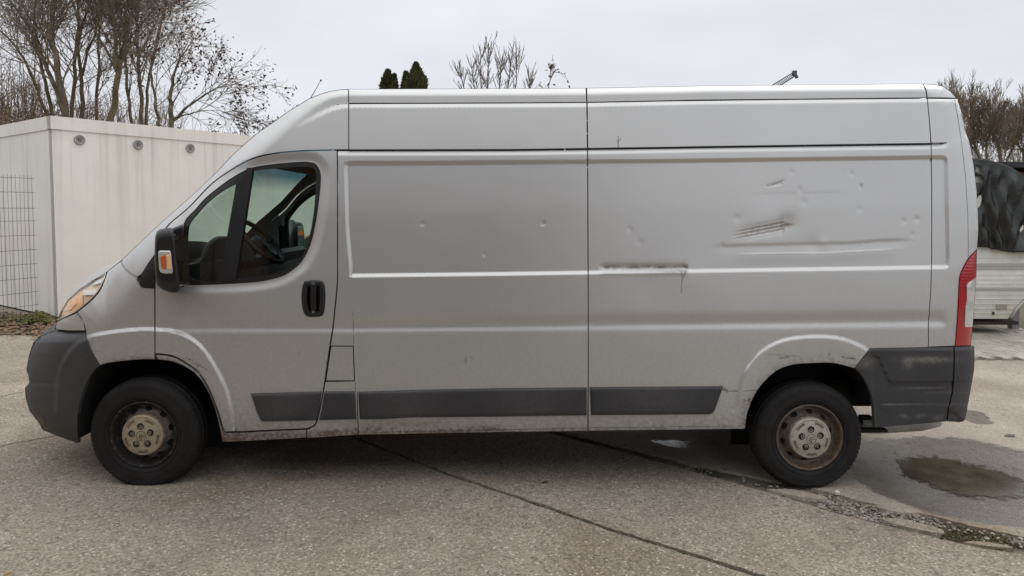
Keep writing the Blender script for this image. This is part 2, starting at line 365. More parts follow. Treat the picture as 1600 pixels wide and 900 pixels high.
def D(P, sil=True):
    x, y = P[:, 0], P[:, 1]
    q = y+0.0105*np.clip(x-545, 0, None)
    d = np.interp(q, TUM[:, 0], TUM[:, 1])
    d = (d+np.interp(q-5, TUM[:, 0], TUM[:, 1])+np.interp(q+5, TUM[:, 0], TUM[:, 1]))/3
    s, i = segdist(P, SIL)
    FX = SIL0[:21]; RY = SIL0[SIL0[:, 0] > 1470]; bl = ss((x-1430)/45)
    Wd = np.interp(x, FX[:, 0], FX[:, 2])*(1-bl)+np.interp(y, RY[:18, 1], RY[:18, 2])*bl
    R = np.interp(x, FX[:, 0], FX[:, 3])
    u = np.clip(1-s/Wd, 0, 0.993)
    d = d+R*(1-np.sqrt(1-u*u))
    # pressed groove along the flank
    f = ss((x-255)/50)*(1-ss((x-1468)/14))
    g = np.interp(q, GQ, GV)
    d = d+f*g
    # recessed load panel
    k = (x > 528) & (x < 1492) & (y > 238) & (y < 440)
    if k.any():
        r, _ = segdist(P[k], REC, True); r = np.where(inside(P[k], REC), r, -r)
        d[k] += 0.0145*ss((r+0.5)/7.5)
    # wheel-arch flares
    k = (x < 385) & (y > 495)
    if k.any():
        r, _ = segdist(P[k], ARC_F); poly = np.vstack([ARC_F, [(368, 760), (84, 760)]]); r = np.where(inside(P[k], poly), r, -r)
        d[k] -= 0.019*ss((r+1.5)/8)-0.010*ss((r-8)/45)
    k = (x > 1130) & (x < 1405) & (y > 512)
    if k.any():
        r, _ = segdist(P[k], ARC_R); poly = np.vstack([ARC_R, [(1392, 760), (1146, 760)]]); r = np.where(inside(P[k], poly), r, -r)
        d[k] -= (0.014*ss((r+1.5)/7)-0.006*ss((r-7)/35))*(0.35+0.65*ss((655-y[k])/70))
    # window surround shoulder below the glass
    k = (x > 230) & (x < 530) & (y > 225) & (y < 480)
    if k.any():
        r, _ = segdist(P[k], WIN, True); r = np.where(inside(P[k], WIN), 0, r)
        d[k] += 0.011*(1-ss((r-1)/16))
    # ledges below the gutter and the roof seam
    k = (x > 440) & (y > 90) & (y < 215)
    if k.any():
        r, _ = segdist(P[k], GUT); yg = np.interp(x[k], GUT[:, 0], GUT[:, 1])
        a = ss((x[k]-450)/90)
        d[k] += np.where(y[k] > yg, .016*(1-ss(r/8)), .016)*a
    k = (x > 528) & (y > 215) & (y < 260)
    if k.any():
        yg = np.interp(x[k], SEAM[:, 0], SEAM[:, 1]); r = y[k]-yg
        d[k] += np.where(r > 0, .011*(1-ss(r/9)), 0)*(1-ss((x[k]-1470)/14))
    # accident damage
    k = (x > 300) & (y > 90)
    if k.any():
        X, Y = x[k], y[k]; e = np.zeros(len(X))
        for (cx, cy, sg, am) in DENTS:
            e += (.55 if sg < 6 else .8)*am*np.exp(-((X-cx)**2+(Y-cy)**2)/(2*sg*sg))
        c1 = bend(X, [(1105, 387), (1170, 384.5), (1240, 383), (1330, 381.5), (1370, 378), (1440, 375)]); wn = ss((X-1105)/40)*(1-ss((X-1385)/55))
        c2 = bend(X, [(1140, 399), (1200, 397.5), (1285, 397), (1340, 394), (1360, 393), (1420, 389.5)]); w2 = ss((X-1140)/40)*(1-ss((X-1370)/45))
        e += wn*.0028*np.where(Y > c1, np.exp(-((Y-c1)/9)**2), np.exp(-((Y-c1)/3.0)**2))
        e += -w2*.0024*np.where(Y > c2, np.exp(-((Y-c2)/12)**2), np.exp(-((Y-c2)/2.2)**2))
        c3 = bend(X, [(1080, 308), (1200, 305), (1320, 302.5)]); w3 = ss((X-1150)/60)*(1-ss((X-1290)/40))
        e += w3*.0010*np.where(Y > c3, np.exp(-((Y-c3)/22)**2), np.exp(-((Y-c3)/3.5)**2))
        # gouge with three ridges
        cx = bend(X, [(1138, 370.5), (1226, 353)]); v = Y-cx; wg = ss((X-1138)/45)*(1-ss((X-1222)/4.5))
        e += wg*(.008*np.exp(-(v/9)**2)+.0028*np.cos(2*np.pi*v/5.6)*np.exp(-(v/7)**2))
        e += .006*np.exp(-(((X-1230)/14)**2+((Y-346)/13)**2))
        # scrape above the moulding
        w4 = ss((X-933)/12)*(1-ss((X-1068)/8))
        e += w4*(.006*np.exp(-((Y-417)/4)**2)-.004*np.exp(-((Y-426)/3.5)**2)+.0015*np.sin(X/4.0)*np.exp(-((Y-418)/3)**2))
        for (ax, ay, bx, by) in ((1208, 289, 1223, 283), (1199, 291, 1221, 287)):
            t = np.clip(((X-ax)*(bx-ax)+(Y-ay)*(by-ay))/((bx-ax)**2+(by-ay)**2), 0, 1)
            e += .0018*np.exp(-((X-ax-t*(bx-ax))**2+(Y-ay-t*(by-ay))**2)/4.5)
        d[k] += e
    # dented sill in front of the rear door
    k = (x > 480) & (x < 960) & (y > 640)
    if k.any():
        X, Y = x[k], y[k]
        d[k] += .012*np.exp(-((X-640)/70)**2)*np.exp(-((Y-668)/7)**2)+.004*np.sin(X/17.)*np.exp(-((Y-672)/8)**2)*np.exp(-((X-600)/120)**2)
    return d
def grime_and_bounce(P):
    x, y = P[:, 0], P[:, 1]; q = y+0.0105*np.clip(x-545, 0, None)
    a = 0.12*ss((q-430)/170)+0.22*ss((q-595)/85)+0.08*(1-ss((x-200)/350))*ss((q-380)/100)+0.05*ss((q-330)/200)  # dirt film, plus ground bounce and reflection painted brown over lower flank and nose
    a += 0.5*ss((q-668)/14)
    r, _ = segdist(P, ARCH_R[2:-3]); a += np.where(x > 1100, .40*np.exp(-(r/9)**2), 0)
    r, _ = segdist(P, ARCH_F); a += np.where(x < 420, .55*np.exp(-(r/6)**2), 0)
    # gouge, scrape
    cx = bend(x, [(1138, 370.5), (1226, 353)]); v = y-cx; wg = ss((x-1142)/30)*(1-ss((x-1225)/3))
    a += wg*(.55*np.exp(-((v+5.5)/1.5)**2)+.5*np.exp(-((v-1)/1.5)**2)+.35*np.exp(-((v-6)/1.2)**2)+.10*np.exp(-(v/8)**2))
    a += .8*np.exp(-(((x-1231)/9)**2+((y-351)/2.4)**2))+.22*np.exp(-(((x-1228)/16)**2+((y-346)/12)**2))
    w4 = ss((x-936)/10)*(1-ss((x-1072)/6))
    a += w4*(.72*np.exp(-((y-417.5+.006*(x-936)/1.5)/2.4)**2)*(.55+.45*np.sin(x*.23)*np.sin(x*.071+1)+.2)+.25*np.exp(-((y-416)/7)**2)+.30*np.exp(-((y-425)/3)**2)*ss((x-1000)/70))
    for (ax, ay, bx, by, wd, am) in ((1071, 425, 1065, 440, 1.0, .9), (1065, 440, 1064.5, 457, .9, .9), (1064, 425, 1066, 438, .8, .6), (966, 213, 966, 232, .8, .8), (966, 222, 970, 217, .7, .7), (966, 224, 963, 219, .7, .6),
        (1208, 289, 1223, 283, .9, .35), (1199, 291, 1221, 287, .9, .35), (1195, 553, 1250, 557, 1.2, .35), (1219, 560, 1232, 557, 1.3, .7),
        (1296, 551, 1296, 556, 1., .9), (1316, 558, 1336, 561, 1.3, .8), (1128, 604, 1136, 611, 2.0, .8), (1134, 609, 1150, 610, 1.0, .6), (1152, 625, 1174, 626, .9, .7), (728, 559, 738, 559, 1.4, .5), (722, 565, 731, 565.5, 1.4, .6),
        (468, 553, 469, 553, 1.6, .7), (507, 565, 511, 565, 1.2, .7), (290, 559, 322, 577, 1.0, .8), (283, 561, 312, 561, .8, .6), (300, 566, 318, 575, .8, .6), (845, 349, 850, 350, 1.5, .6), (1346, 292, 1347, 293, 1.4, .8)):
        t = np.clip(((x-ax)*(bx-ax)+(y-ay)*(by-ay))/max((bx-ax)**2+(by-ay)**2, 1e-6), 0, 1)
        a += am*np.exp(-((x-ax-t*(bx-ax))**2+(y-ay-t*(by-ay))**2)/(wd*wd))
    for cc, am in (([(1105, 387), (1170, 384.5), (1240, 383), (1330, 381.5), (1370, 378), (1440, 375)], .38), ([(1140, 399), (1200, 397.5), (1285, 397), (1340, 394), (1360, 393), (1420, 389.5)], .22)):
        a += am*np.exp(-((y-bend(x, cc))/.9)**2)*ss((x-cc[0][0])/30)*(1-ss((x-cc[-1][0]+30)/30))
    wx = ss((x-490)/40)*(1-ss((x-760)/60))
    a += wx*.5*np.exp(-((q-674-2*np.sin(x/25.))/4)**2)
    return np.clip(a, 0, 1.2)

WIN = cat(cr([(284, 446), (283.5, 400), (286, 355), (291, 341)], 4), cr([(305, 327), (320, 310), (340, 293.5), (360, 279), (385, 265), (407, 259), (445, 254.5), (470, 252.8), (482, 253), (493, 256), (500, 267), (501.5, 282), (499, 310), (494, 345), (487, 377), (478, 398), (467, 414), (445, 430), (420, 437.5), (395, 441.5), (345, 444.5), (300, 446)], 4))
ARCH_F = cr([(122, 686), (121, 668), (122, 642), (129, 615), (140, 588), (156, 571.5), (187, 565), (230, 562), (267, 565), (292, 575), (312, 592), (327, 617), (337, 645), (345, 680), (347, 691)], 5)
ARCH_R = cr([(1164, 671), (1167, 647), (1175, 625), (1185, 607), (1200, 590), (1217, 577), (1240, 569.5), (1270, 567), (1300, 567), (1320, 571), (1335, 576), (1347, 588), (1358, 608), (1364, 632), (1366, 668)], 5)
def archf(x0, x1):   # part of the front arch edge between two x (upper side), left to right
    k = (ARCH_F[:, 0] >= x0) & (ARCH_F[:, 0] <= x1) & (np.arange(len(ARCH_F)) > 12); return ARCH_F[k]
def silseg(x0, x1, y0=0, y1=999):
    s = resample(SIL, 4, False); k = (s[:, 0] >= x0) & (s[:, 0] <= x1) & (s[:, 1] >= y0) & (s[:, 1] <= y1); return s[k]

van = thing('panel_van', 'dented silver high-roof panel van with grey bumpers and dirty steel wheels, parked side-on', 'van', (-0.2, HALF, 0))
MIRR = []
def panel(name, loops, dfun, m, parent=van, step=(6, 3), refine=(), gap=0.9, rim=0.022, mirror=True, gr=None, label=None, off=0.0, sh=0.0105):
    loops = [np.asarray(l, float) for l in loops]
    L = [resample(inset(loops[0], gap), 4)]+[resample(l, 4) for l in loops[1:]]
    lo = L[0].min(0); hi = L[0].max(0)
    gx = np.arange(lo[0], hi[0], step[0]); gy = np.arange(lo[1], hi[1]+12, step[1])
    g = np.stack(np.meshgrid(gx, gy), -1).astype(float); g[::2, :, 0] += step[0]/2; g[:, :, 1] -= sh*np.clip(g[:, :, 0]-max(545, lo[0]), 0, None); pts = [g.reshape(-1, 2)]
    sh0 = sh
    for (x0, y0, x1, y1, sx, sy, *sh_) in refine:
        sh = sh_[0] if sh_ else sh0
        for j in range(len(pts)):
            a = pts[j]; yu = a[:, 1]+sh*np.clip(a[:, 0]-max(545, x0), 0, None)
            pts[j] = a[~((a[:, 0] > x0-1) & (a[:, 0] < x1+1) & (yu > y0-1) & (yu < y1+(x1-x0)*sh+1))]
        g = np.stack(np.meshgrid(np.arange(x0, x1, sx), np.arange(y0, y1+(x1-x0)*sh, sy)), -1).astype(float); g[::2, :, 0] += sx/2; g[:, :, 1] -= sh*np.clip(g[:, :, 0]-max(545, x0), 0, None); pts.append(g.reshape(-1, 2))
    pts = np.vstack(pts)
    k = inside(pts, L[0])
    for l in L[1:]: k &= ~inside(pts, l)
    pts = pts[k]
    for l in L:
        dd, _ = segdist(pts, l, True); pts = pts[dd > 0.9]
    v, f = cdt(L, pts)
    fn = lambda p: dfun(p)+off
    d0 = fn(v); P = U(v[:, 0], v[:, 1], d0)
    ex = v+[0.5, 0]; ey = v+[0, 0.5]
    Tx = U(ex[:, 0], ex[:, 1], fn(ex))-P; Ty = U(ey[:, 0], ey[:, 1], fn(ey))-P
    N = np.cross(Ty, Tx); N /= np.linalg.norm(N, axis=1)[:, None]
    f = f[:, ::-1]
    V = [P]; Fs = f.tolist(); sm = [True]*len(f); ln = N[f.reshape(-1)].tolist()
    b = len(P); A = [grime_and_bounce(v) if gr is None else gr(v)]
    if rim:
        for li, l in enumerate(L):
            Q = U(l[:, 0], l[:, 1], fn(l)); n = len(l); R = Q+[0, rim, 0]
            V += [Q, R]; pos = area(l) > 0
            if li: pos = not pos
            for i in range(n):
                j = (i+1) % n
                t = [b+i, b+j, b+n+j, b+n+i]
                Fs.append(t if pos else t[::-1]); sm.append(False); ln += [(0, 0, 0)]*4
            b += 2*n; A += [np.full(2*n, .15)]
    o = mk(name, np.vstack(V), Fs, m, parent, smooth=sm, loopn=ln, attrs={'grime_and_bounce': np.concatenate(A)})
    if label: o['label'] = label
    if mirror: MIRR.append(o)
    return o
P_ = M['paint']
# -- upper body
panel('roof_rail', [cat(silseg(546, 915, 0, 200), [(915.5, 137.5), (916.5, 159.6), (800, 160.5), (650, 161), (545.5, 161.5), (545.3, 139)])], D, P_, step=(8, 1.0), sh=.0085, gap=.5)
panel('roof_rail', [cat([(917, 137.4)], silseg(918, 1441, 0, 200), [(1441.5, 131.1), (1446, 140), (1448, 152.6), (1250, 154.6), (1100, 156), (1050, 157), (917.3, 159.6)])], D, P_, step=(8, 1.0), sh=.0085, gap=.5)
panel('roof_corner', [cat([(1442.5, 131.1)], silseg(1443, 1495, 0, 153), [(1495, 153.2), (1449, 152.8), (1447, 140)])], D, P_, step=(4, 1.5))
panel('upper_panel', [cat([(545.5, 162.4), (800, 161.4), (916.5, 160.5), (917.5, 232), (800, 233.6), (545.5, 234)])], D, P_, step=(8, 1.6), gap=.4)
panel('upper_panel', [cat([(917.8, 160.5), (1050, 158), (1250, 155.6), (1448.5, 153.8), (1452, 190), (1454, 224.3), (1100, 229.2), (918.8, 232)])], D, P_, step=(8, 1.6), gap=.4, refine=[(957, 206, 976, 233, .7, 1.2, 0)])
panel('a_pillar', [cat(silseg(189, 544, 0, 407.5), [(544.5, 139.2), (544.8, 234), (527, 234)],
     cr([(526, 234), (500, 234.6), (470, 235.6), (435, 238.6), (400, 245.6), (370, 260), (332, 286), (295, 324), (260, 355), (246, 385), (242, 398)], 5), [(233, 410)], [(222, 428), (214.5, 433.5)], [(205, 427.5), (196, 420), (189, 409)])], D, P_, step=(5, 2))
# -- nose and wing
NS = D
panel('nose_panel', [cat([(87, 503), (86.5, 509), (87, 515), (110, 517.2), (133.5, 517), (131, 507), (126, 497), (119.5, 488.5), (108, 493.5), (98, 497.5), (90, 502)])], D, P_, step=(4, 2))
wing_o = cat([(134, 517), (131.5, 506), (126.5, 496), (120, 487.5)], cr([(121, 487), (136, 475), (148, 464), (158, 450), (165, 432), (167, 425)], 4), silseg(168, 187, 400, 424.5), [(188, 408.5)],
     cr([(189, 410), (196, 421), (205, 428.5), (214, 434.5)], 4), [(215, 440), (222, 449.5), (241.6, 450.5), (242, 552), (242.5, 562)], archf(156, 241)[::-1], [(147, 556), (140, 543), (134.5, 527)])
panel('front_wing', [wing_o], D, P_, step=(4, 3), refine=[(130, 500, 245, 535, 3, 1.6)])
# -- door
GAP_R = cr([(526.5, 235), (527, 300), (527, 380), (527, 430), (525.5, 455), (523, 480), (520, 510), (515, 540), (509.5, 578), (504.5, 612), (499, 640), (495, 656), (490.5, 664.5), (480, 669.5)], 4)
door_o = cat(cr([(242.5, 450), (243, 420), (247, 385), (260, 356), (295, 325), (332, 287), (370, 261), (400, 246.4), (435, 239.4), (470, 236.3), (500, 235.4)], 4), GAP_R,
     [(430, 671.5), (380, 674), (351, 674.6)], cr([(349, 670), (341, 643), (327, 607.5), (312, 583), (300, 572.5), (275, 557.5), (258, 553.5), (242.5, 552.3)], 4))
HANDLE = cr([(476, 439), (490, 437.5), (503, 439), (507.5, 447), (508.5, 466), (507, 484), (503, 493.5), (490, 495.5), (478, 493.5), (472.5, 482), (471, 462), (472.5, 446)], 3)
door = panel('front_door', [door_o, WIN, inset(HANDLE, 2.5)], D, P_, step=(6, 3), gap=.6, refine=[(242, 440, 522, 530, 6, 1.8), (242, 505, 372, 670, 3, 3), (425, 225, 520, 440, 3, 3)])
# sill and arch lip below the door
panel('sill', [cat([(243, 553.6), (258, 554.8), (275, 559), (300, 574), (312, 584.5), (326, 609), (339.5, 645), (348, 673), (352, 676.3), (380, 675.5), (430, 673), (479, 671), (479, 684.5), (380, 690), (347, 691)],
     archf(243, 346)[::-1])], D, P_, step=(4, 2), off=.004)
# -- side panels
side1 = cat([(528, 236), (800, 235.6), (917.5, 234)], [(918.3, 430), (918.6, 560), (917.8, 673.2)], [(780, 675), (650, 677.5), (560, 679), (480, 684.5), (480, 671.5)],
     cr([(482, 671), (491.5, 666), (496.5, 657), (500.5, 640), (506, 612), (508.5, 597)], 4), [(554.8, 596), (552.6, 540), (517, 540)], cr([(517.2, 538), (521.5, 510), (524.5, 480), (527, 455), (528.3, 430)], 4))
panel('side_panel', [side1], D, P_, step=(8, 3), gap=.12, refine=[(528, 234, 918, 267, 6, .9, .006), (528, 262, 556, 420, 1.6, 4), (528, 422, 918, 440, 8, 1.0, .0112), (500, 486, 918, 530, 10, 1.1), (590, 655, 720, 684, 4, 1.5), (838, 338, 860, 360, 1.5, 1.5), (652, 342, 668, 358, 1.5, 1.5)])
side2 = cat([(918.9, 234), (1050, 232.2), (1100, 231.3), (1454.2, 226)], [(1455.2, 300), (1455.2, 400), (1454, 449), (1451.2, 490), (1450, 505), (1450.3, 530), (1449.8, 542.4)], [(1359, 544.3)], [(1335.5, 574.5)],
     ARCH_R[(ARCH_R[:, 0] < 1334)][::-1][:-1], [(1163, 670), (917.5+2, 673)], [(919.8, 560), (919.6, 430)])
panel('side_panel', [side2], D, P_, step=(8, 3), gap=.12, refine=[(919, 233, 1456, 264, 7, .9, .0125), (919, 412, 1456, 434, 3, 1.0, .0152), (1056, 434, 1078, 460, .8, 1.2, 0), (926, 404, 1084, 412, 2.5, 1.2, 0), (919, 484, 1456, 526, 10, 1.1), (1140, 518, 1400, 610, 3, 2.2), (1090, 262, 1448, 412, 2.0, 1.5)],
      label='dented and rusty rear side panel')
corner = cat([(1449.5, 154.2), (1495.5, 154.6)], silseg(1496, 1530, 156, 388), [(1526.5, 389)], cr([(1526, 389.5), (1513, 403), (1504.5, 418), (1499, 433), (1497, 467), (1495, 502), (1492, 540)], 4), [(1451, 541.8)],
     [(1451.4, 530), (1451.2, 505), (1452.4, 490), (1455.2, 449), (1456.4, 400), (1456.4, 300), (1455.4, 225), (1453, 190)])
panel('corner_panel', [corner], D, P_, step=(5, 3), gap=.15, refine=[(1455, 222, 1490, 262, 1.6, 1.3), (1472, 262, 1492, 412, 1.4, 4), (1455, 412, 1492, 430, 2, 1.2), (1450, 480, 1492, 528, 3, 1.0)])
panel('fuel_flap', [cat([(517, 541), (551.8, 541), (554, 595), (509, 595)])], D, P_, step=(6, 4), gap=.8)

# -- plastic cladding on the flank
NOG = lambda p: 0*p[:, 0]+.05+.05*np.sin(p[:, 0]/31.)
def clad_d(loop):
    loop = np.asarray(loop, float)
    def fn(p):
        r, _ = segdist(p, loop, True); r = np.where(inside(p, loop), r, 0)
        return D(p)-.006-.013*np.sqrt(1-(1-np.clip(r/6, 0, 1))**2)
    return fn
CL = [[(391, 614.5), (440, 613), (503, 611.5), (499.5, 636), (494.5, 657.3), (411, 659.3), (406, 656), (401, 645)],
      [(506.5, 611.4), (555.3, 611), (557.5, 655.5), (497.5, 657.2), (502, 640)],
      [(559.5, 612), (650, 609), (780, 606.3), (917.3, 605), (917.3, 649.5), (780, 651.5), (640, 653), (600, 655.5), (561.5, 655.8)],
      [(921, 604.6), (1020, 603.8), (1128.5, 603), (1130, 606), (1117, 642), (1113, 646.5), (1108, 648), (923, 649.3)]]
for i, c in enumerate(CL):
    panel('side_cladding', [c], clad_d(inset(np.array(c, float), .6)), M['plastic'], van if i else van, step=(8, 2), gap=.6, rim=.03, gr=NOG)
# -- bumpers
BX = np.array([(510, 92), (516, 88), (525, 66), (535, 54), (552, 46.5), (566, 43), (578, 41), (586, 41), (598, 41), (606, 39.5), (622, 40), (642, 46), (660, 57), (672, 69), (682, 90), (693, 121), (700, 130)], float)
BY = np.arange(500, 705, .5); BXS = np.interp(BY, BX[:, 0], BX[:, 1]); kk = np.exp(-(np.arange(-10, 11)/5.)**2); BXS = np.convolve(np.pad(BXS, 10, 'edge'), kk/kk.sum(), 'valid')
def cap_d(line, W, R, base=0.0, flare=None):
    def fn(p):
        x, y = p[:, 0], p[:, 1]
        u = np.clip(1-(x-np.interp(y, BY, BXS))/W, 0, .993)
        d = base+R*(1-np.sqrt(1-u*u))
        t = np.clip(1-(y-514)/24, 0, .99); d = d+.07*(1-np.sqrt(1-t*t))*ss((140-x)/30)
        t = np.clip((y-668)/26, 0, .99); d = d+.05*(1-np.sqrt(1-t*t))
        d = d+.006*np.exp(-((y-600)/2.0)**2)*ss((100-x)/30)
        if flare is not None:
            r, _ = segdist(p, flare); poly = np.vstack([flare, [(368, 760), (84, 760)]]); r = np.where(inside(p, poly), r, -r)
            d -= .022*ss((r+2)/9)
        return d
    return fn
fb = cat(BUMP_F, [(110, 517.6), (134, 518), (134, 527), (139.5, 543), (146.5, 556), (155.5, 571)], ARCH_F[(np.arange(len(ARCH_F)) < 24) & (ARCH_F[:, 0] < 156)][::-1])
scuf = lambda p: .05+0*p[:, 0]
panel('front_bumper', [fb], cap_d(BUMP_F, 95, .40, .01, ARC_F), M['plastic'], step=(3, 3), gap=.3, rim=.03, gr=scuf)
panel('fog_lamp_recess', [cat([(61, 646), (71, 654), (69, 664), (64, 663), (58, 655)])], cap_d(BUMP_F, 95, .40, .006, ARC_F), M['black'], step=(3, 3), gap=0, rim=.02, gr=scuf)
def rscuf(p):
    x, y = p[:, 0], p[:, 1]
    a = .75*np.exp(-(((x-1452)/34)**2+((y-562)/4.5)**2))+.5*np.exp(-(((x-1418)/7)**2+((y-567)/9)**2))+.5*np.exp(-(((x-1354)/12)**2+((y-566)/8)**2))
    a += .5*np.exp(-((y-632-.004*(x-1400))/1.0)**2)*ss((x-1375)/10)+.35*np.exp(-((y-606.5)/.9)**2)*ss((x-1395)/20)*(1-ss((x-1470)/10))+.35*np.exp(-((y-613)/.8)**2)*ss((x-1440)/10)
    a += .45*np.exp(-((y-651+2*np.sin(x/6.))/2.5)**2)*(.5+.5*np.sin(x/4.3))*ss((x-1395)/20)
    return a
def rb_d(p):
    x, y = p[:, 0], p[:, 1]
    s, _ = segdist(p, BUMP_R); u = np.clip(1-s/42, 0, .993)
    d = -.016+.10*(1-np.sqrt(1-u*u))
    # pressed step rising from the arch, and rolled top edge
    yl = np.interp(x, [1345, 1372, 1391, 1500], [545, 556, 596, 594]); d += .007*ss((y-yl)/5)*ss((x-1360)/8)
    d += .012*(1-ss((y-542)/6))
    return d
rb1 = cat([(1359, 545), (1425, 543.4), (1490.5, 541.8), (1490, 580), (1487.5, 612), (1481, 640), (1479.5, 659), (1420, 664.5), (1366.5, 668.5)], ARCH_R[(ARCH_R[:, 0] > 1336)][::-1][1:], [(1336, 574.8)])
panel('rear_bumper', [rb1], rb_d, M['plastic'], step=(4, 2.5), gap=.6, rim=.03, gr=rscuf, label='scuffed grey rear bumper side')
rb2 = cat([(1492, 541.8), (1521.8, 541)], BUMP_R[::-1][1:], [(1480.5, 659), (1482.3, 640), (1489, 612), (1491.5, 580)])
panel('rear_bumper', [rb2], rb_d, M['plastic'], step=(3, 2.5), gap=.5, rim=.03, gr=rscuf, label='grey rear bumper corner')
# -- tail lamp
TL = cat([(1526, 391)], [(1525.5, 433), (1520, 511), (1516.8, 540), (1493, 540.5)], cr([(1493, 539), (1496, 502), (1498, 467), (1499.8, 434), (1505.5, 419), (1514, 404), (1525, 391.5)], 4))
CLR = np.array([(1525, 434), (1513, 442), (1511, 447), (1511, 470), (1509, 480), (1507.5, 508), (1508.5, 511.5), (1519.5, 510.5)], float)
def tl_d(p): return D(p)-.006+.0002*np.cos(2*np.pi*p[:, 1]/5.0)
tail = panel('tail_lamp', [TL], tl_d, M['red'], step=(3, 1.0), gap=.4, rim=.03, gr=lambda p: 0*p[:, 0])
panel('reversing_lens', [CLR], lambda p: D(p)-.012-.003*np.cos(p[:, 1]/6.), M['clearlens'], tail, step=(2, 2), gap=0, rim=.01, gr=lambda p: 0*p[:, 0])
# -- headlamp: bowl, reflectors, clear cover
HL = cat([(88.5, 502), (94.5, 486.5), (105.5, 468.5), (125.5, 450.5), (145, 437), (165.5, 425.3)], cr([(166, 427), (164, 434), (157, 450), (147, 463.5), (134, 475.5), (119.5, 487), (107, 493.5), (95, 499)], 3))
Z0 = lambda p: 0*p[:, 0]
head = panel('headlamp', [HL], D, M['chrome'], step=(3, 3), gap=.2, rim=.0, gr=Z0, off=.055)
MC = mat('headlamp_bowl', (.86, .66, .48), .35, .0)
head.data.materials[0] = MC
panel('turn_signal_reflector', [cat([(93, 492), (98, 482), (108, 467), (124, 453), (129, 460), (128, 478), (116, 487), (103, 493.5)])], D, M['peach'], head, step=(3, 3), gap=0, rim=.01, gr=Z0, off=.034)
panel('turn_signal_bulb', [cat([(98, 487), (103, 475), (112, 466), (121, 464), (119, 474), (110, 484)])], D, M['amber'], head, step=(3, 3), gap=0, rim=.02, gr=Z0, off=.018)
panel('lamp_reflector', [cat([(130, 453.5), (154, 452.5), (148, 460.5), (129, 461)])], D, M['white'], head, step=(3, 3), gap=0, rim=.02, gr=Z0, off=.020)
panel('lamp_reflector', [cat([(143, 446), (150, 439.5), (163, 433), (158, 442)])], D, M['white'], head, step=(3, 3), gap=0, rim=.02, gr=Z0, off=.022)
panel('lamp_cover', [HL], D, M['lens'], head, step=(4, 3), gap=.8, rim=0, gr=Z0, off=-.002)
rimv = resample(inset(HL, 1.0), 4); q = U(rimv[:, 0], rimv[:, 1], D(rimv)-.003)
o = MB().tube(list(q)+[q[0]], .0035, 5).build('lamp_rim', mat('lamp_rim', (.5, .45, .38), .3, .3), head); MIRR.append(o)
# ================================================================== VAN: door furniture
def pillow(name, outline, layers, m, parent, mirror=True, cap=True):
    o = np.asarray(outline, float); c = o.mean(0); V = []; Fs = []; n = len(o)
    if area(o) < 0: o = o[::-1]
    for (y, s, dx, dy) in layers:
        p = c+(o-c)*s+[dx, dy]; V.append(U(p[:, 0], p[:, 1], np.full(n, y)))
    for k in range(len(layers)-1):
        for i in range(n):
            j = (i+1) % n; Fs.append((k*n+i, k*n+j, (k+1)*n+j, (k+1)*n+i))
    Fs.append(tuple(range(n))[::-1])
    if cap: Fs.append(tuple(range((len(layers)-1)*n, len(layers)*n)))
    sm = [True]*((len(layers)-1)*n)+[False]*(2 if cap else 1)
    ob = mk(name, np.vstack(V), Fs, m, parent, smooth=sm)
    if mirror: MIRR.append(ob)
    return ob
QG = cat(cr([(369, 287), (360, 291), (340, 303), (320, 320), (305, 337), (296, 349), (292.5, 362), (292, 395), (294, 425), (297, 434), (303, 438)], 4), [(322, 441), (342, 441.5)])
SG = cat([(395.5, 266.5), (430, 262.5), (470, 260.5)], cr([(480, 260.5), (490, 263), (494, 272), (493.5, 295), (489, 340), (482, 375), (474, 396), (462, 411), (445, 421), (425, 428), (407, 431.5)], 4), [(370, 435.5)])
panel('window_seal', [WIN, QG, SG], D, M['black'], door, step=(6, 4), gap=-.6, rim=.02, gr=Z0, off=.006)
panel('quarter_glass', [QG], D, M['glass'], door, step=(12, 12), gap=-1, rim=0, gr=Z0, off=.012)
panel('window_glass', [SG], D, M['glass'], door, step=(12, 12), gap=-1, rim=0, gr=Z0, off=.014)
bar = [(385.5, 262), (395, 262), (368, 437), (346, 443)]
panel('window_divider', [np.array(bar, float)], D, M['black'], door, step=(6, 6), gap=0, rim=.015, gr=Z0, off=-.002)
HB = inset(HANDLE, 8.5)
hp = panel('door_handle', [HANDLE, HB], lambda p: D(p)-.010*np.sqrt(np.clip(1-(1-np.clip(np.minimum(segdist(p, HANDLE, True)[0], 6)/6, 0, 1))**2, 0, 1)), M['black'], door, step=(2, 2), gap=0, rim=.03, gr=Z0)
panel('handle_cup', [inset(HANDLE, 1.5)], lambda p: .046+0*p[:, 0], M['black'], hp, step=(5, 5), gap=0, rim=0, gr=Z0)
pillow('handle_grip', cr([(485.5, 441), (489, 440), (493, 441), (494, 455), (494, 475), (493, 488), (489.5, 489), (486, 488), (485, 470), (485, 455), (485.5, 441)], 2)[:-1], [(-.012, .75, 0, 0), (-.008, .95, 0, 0), (.004, 1, 0, 0), (.02, 1, 0, 0)], M['black'], hp)
pillow('key_lock', np.array([(489.3+2.4*math.cos(a), 487.6+2.4*math.sin(a)) for a in np.arange(0, 6.28, .6)]), [(-.016, .9, 0, 0), (-.012, 1, 0, 0), (.0, 1, 0, 0)], M['steel'], hp)
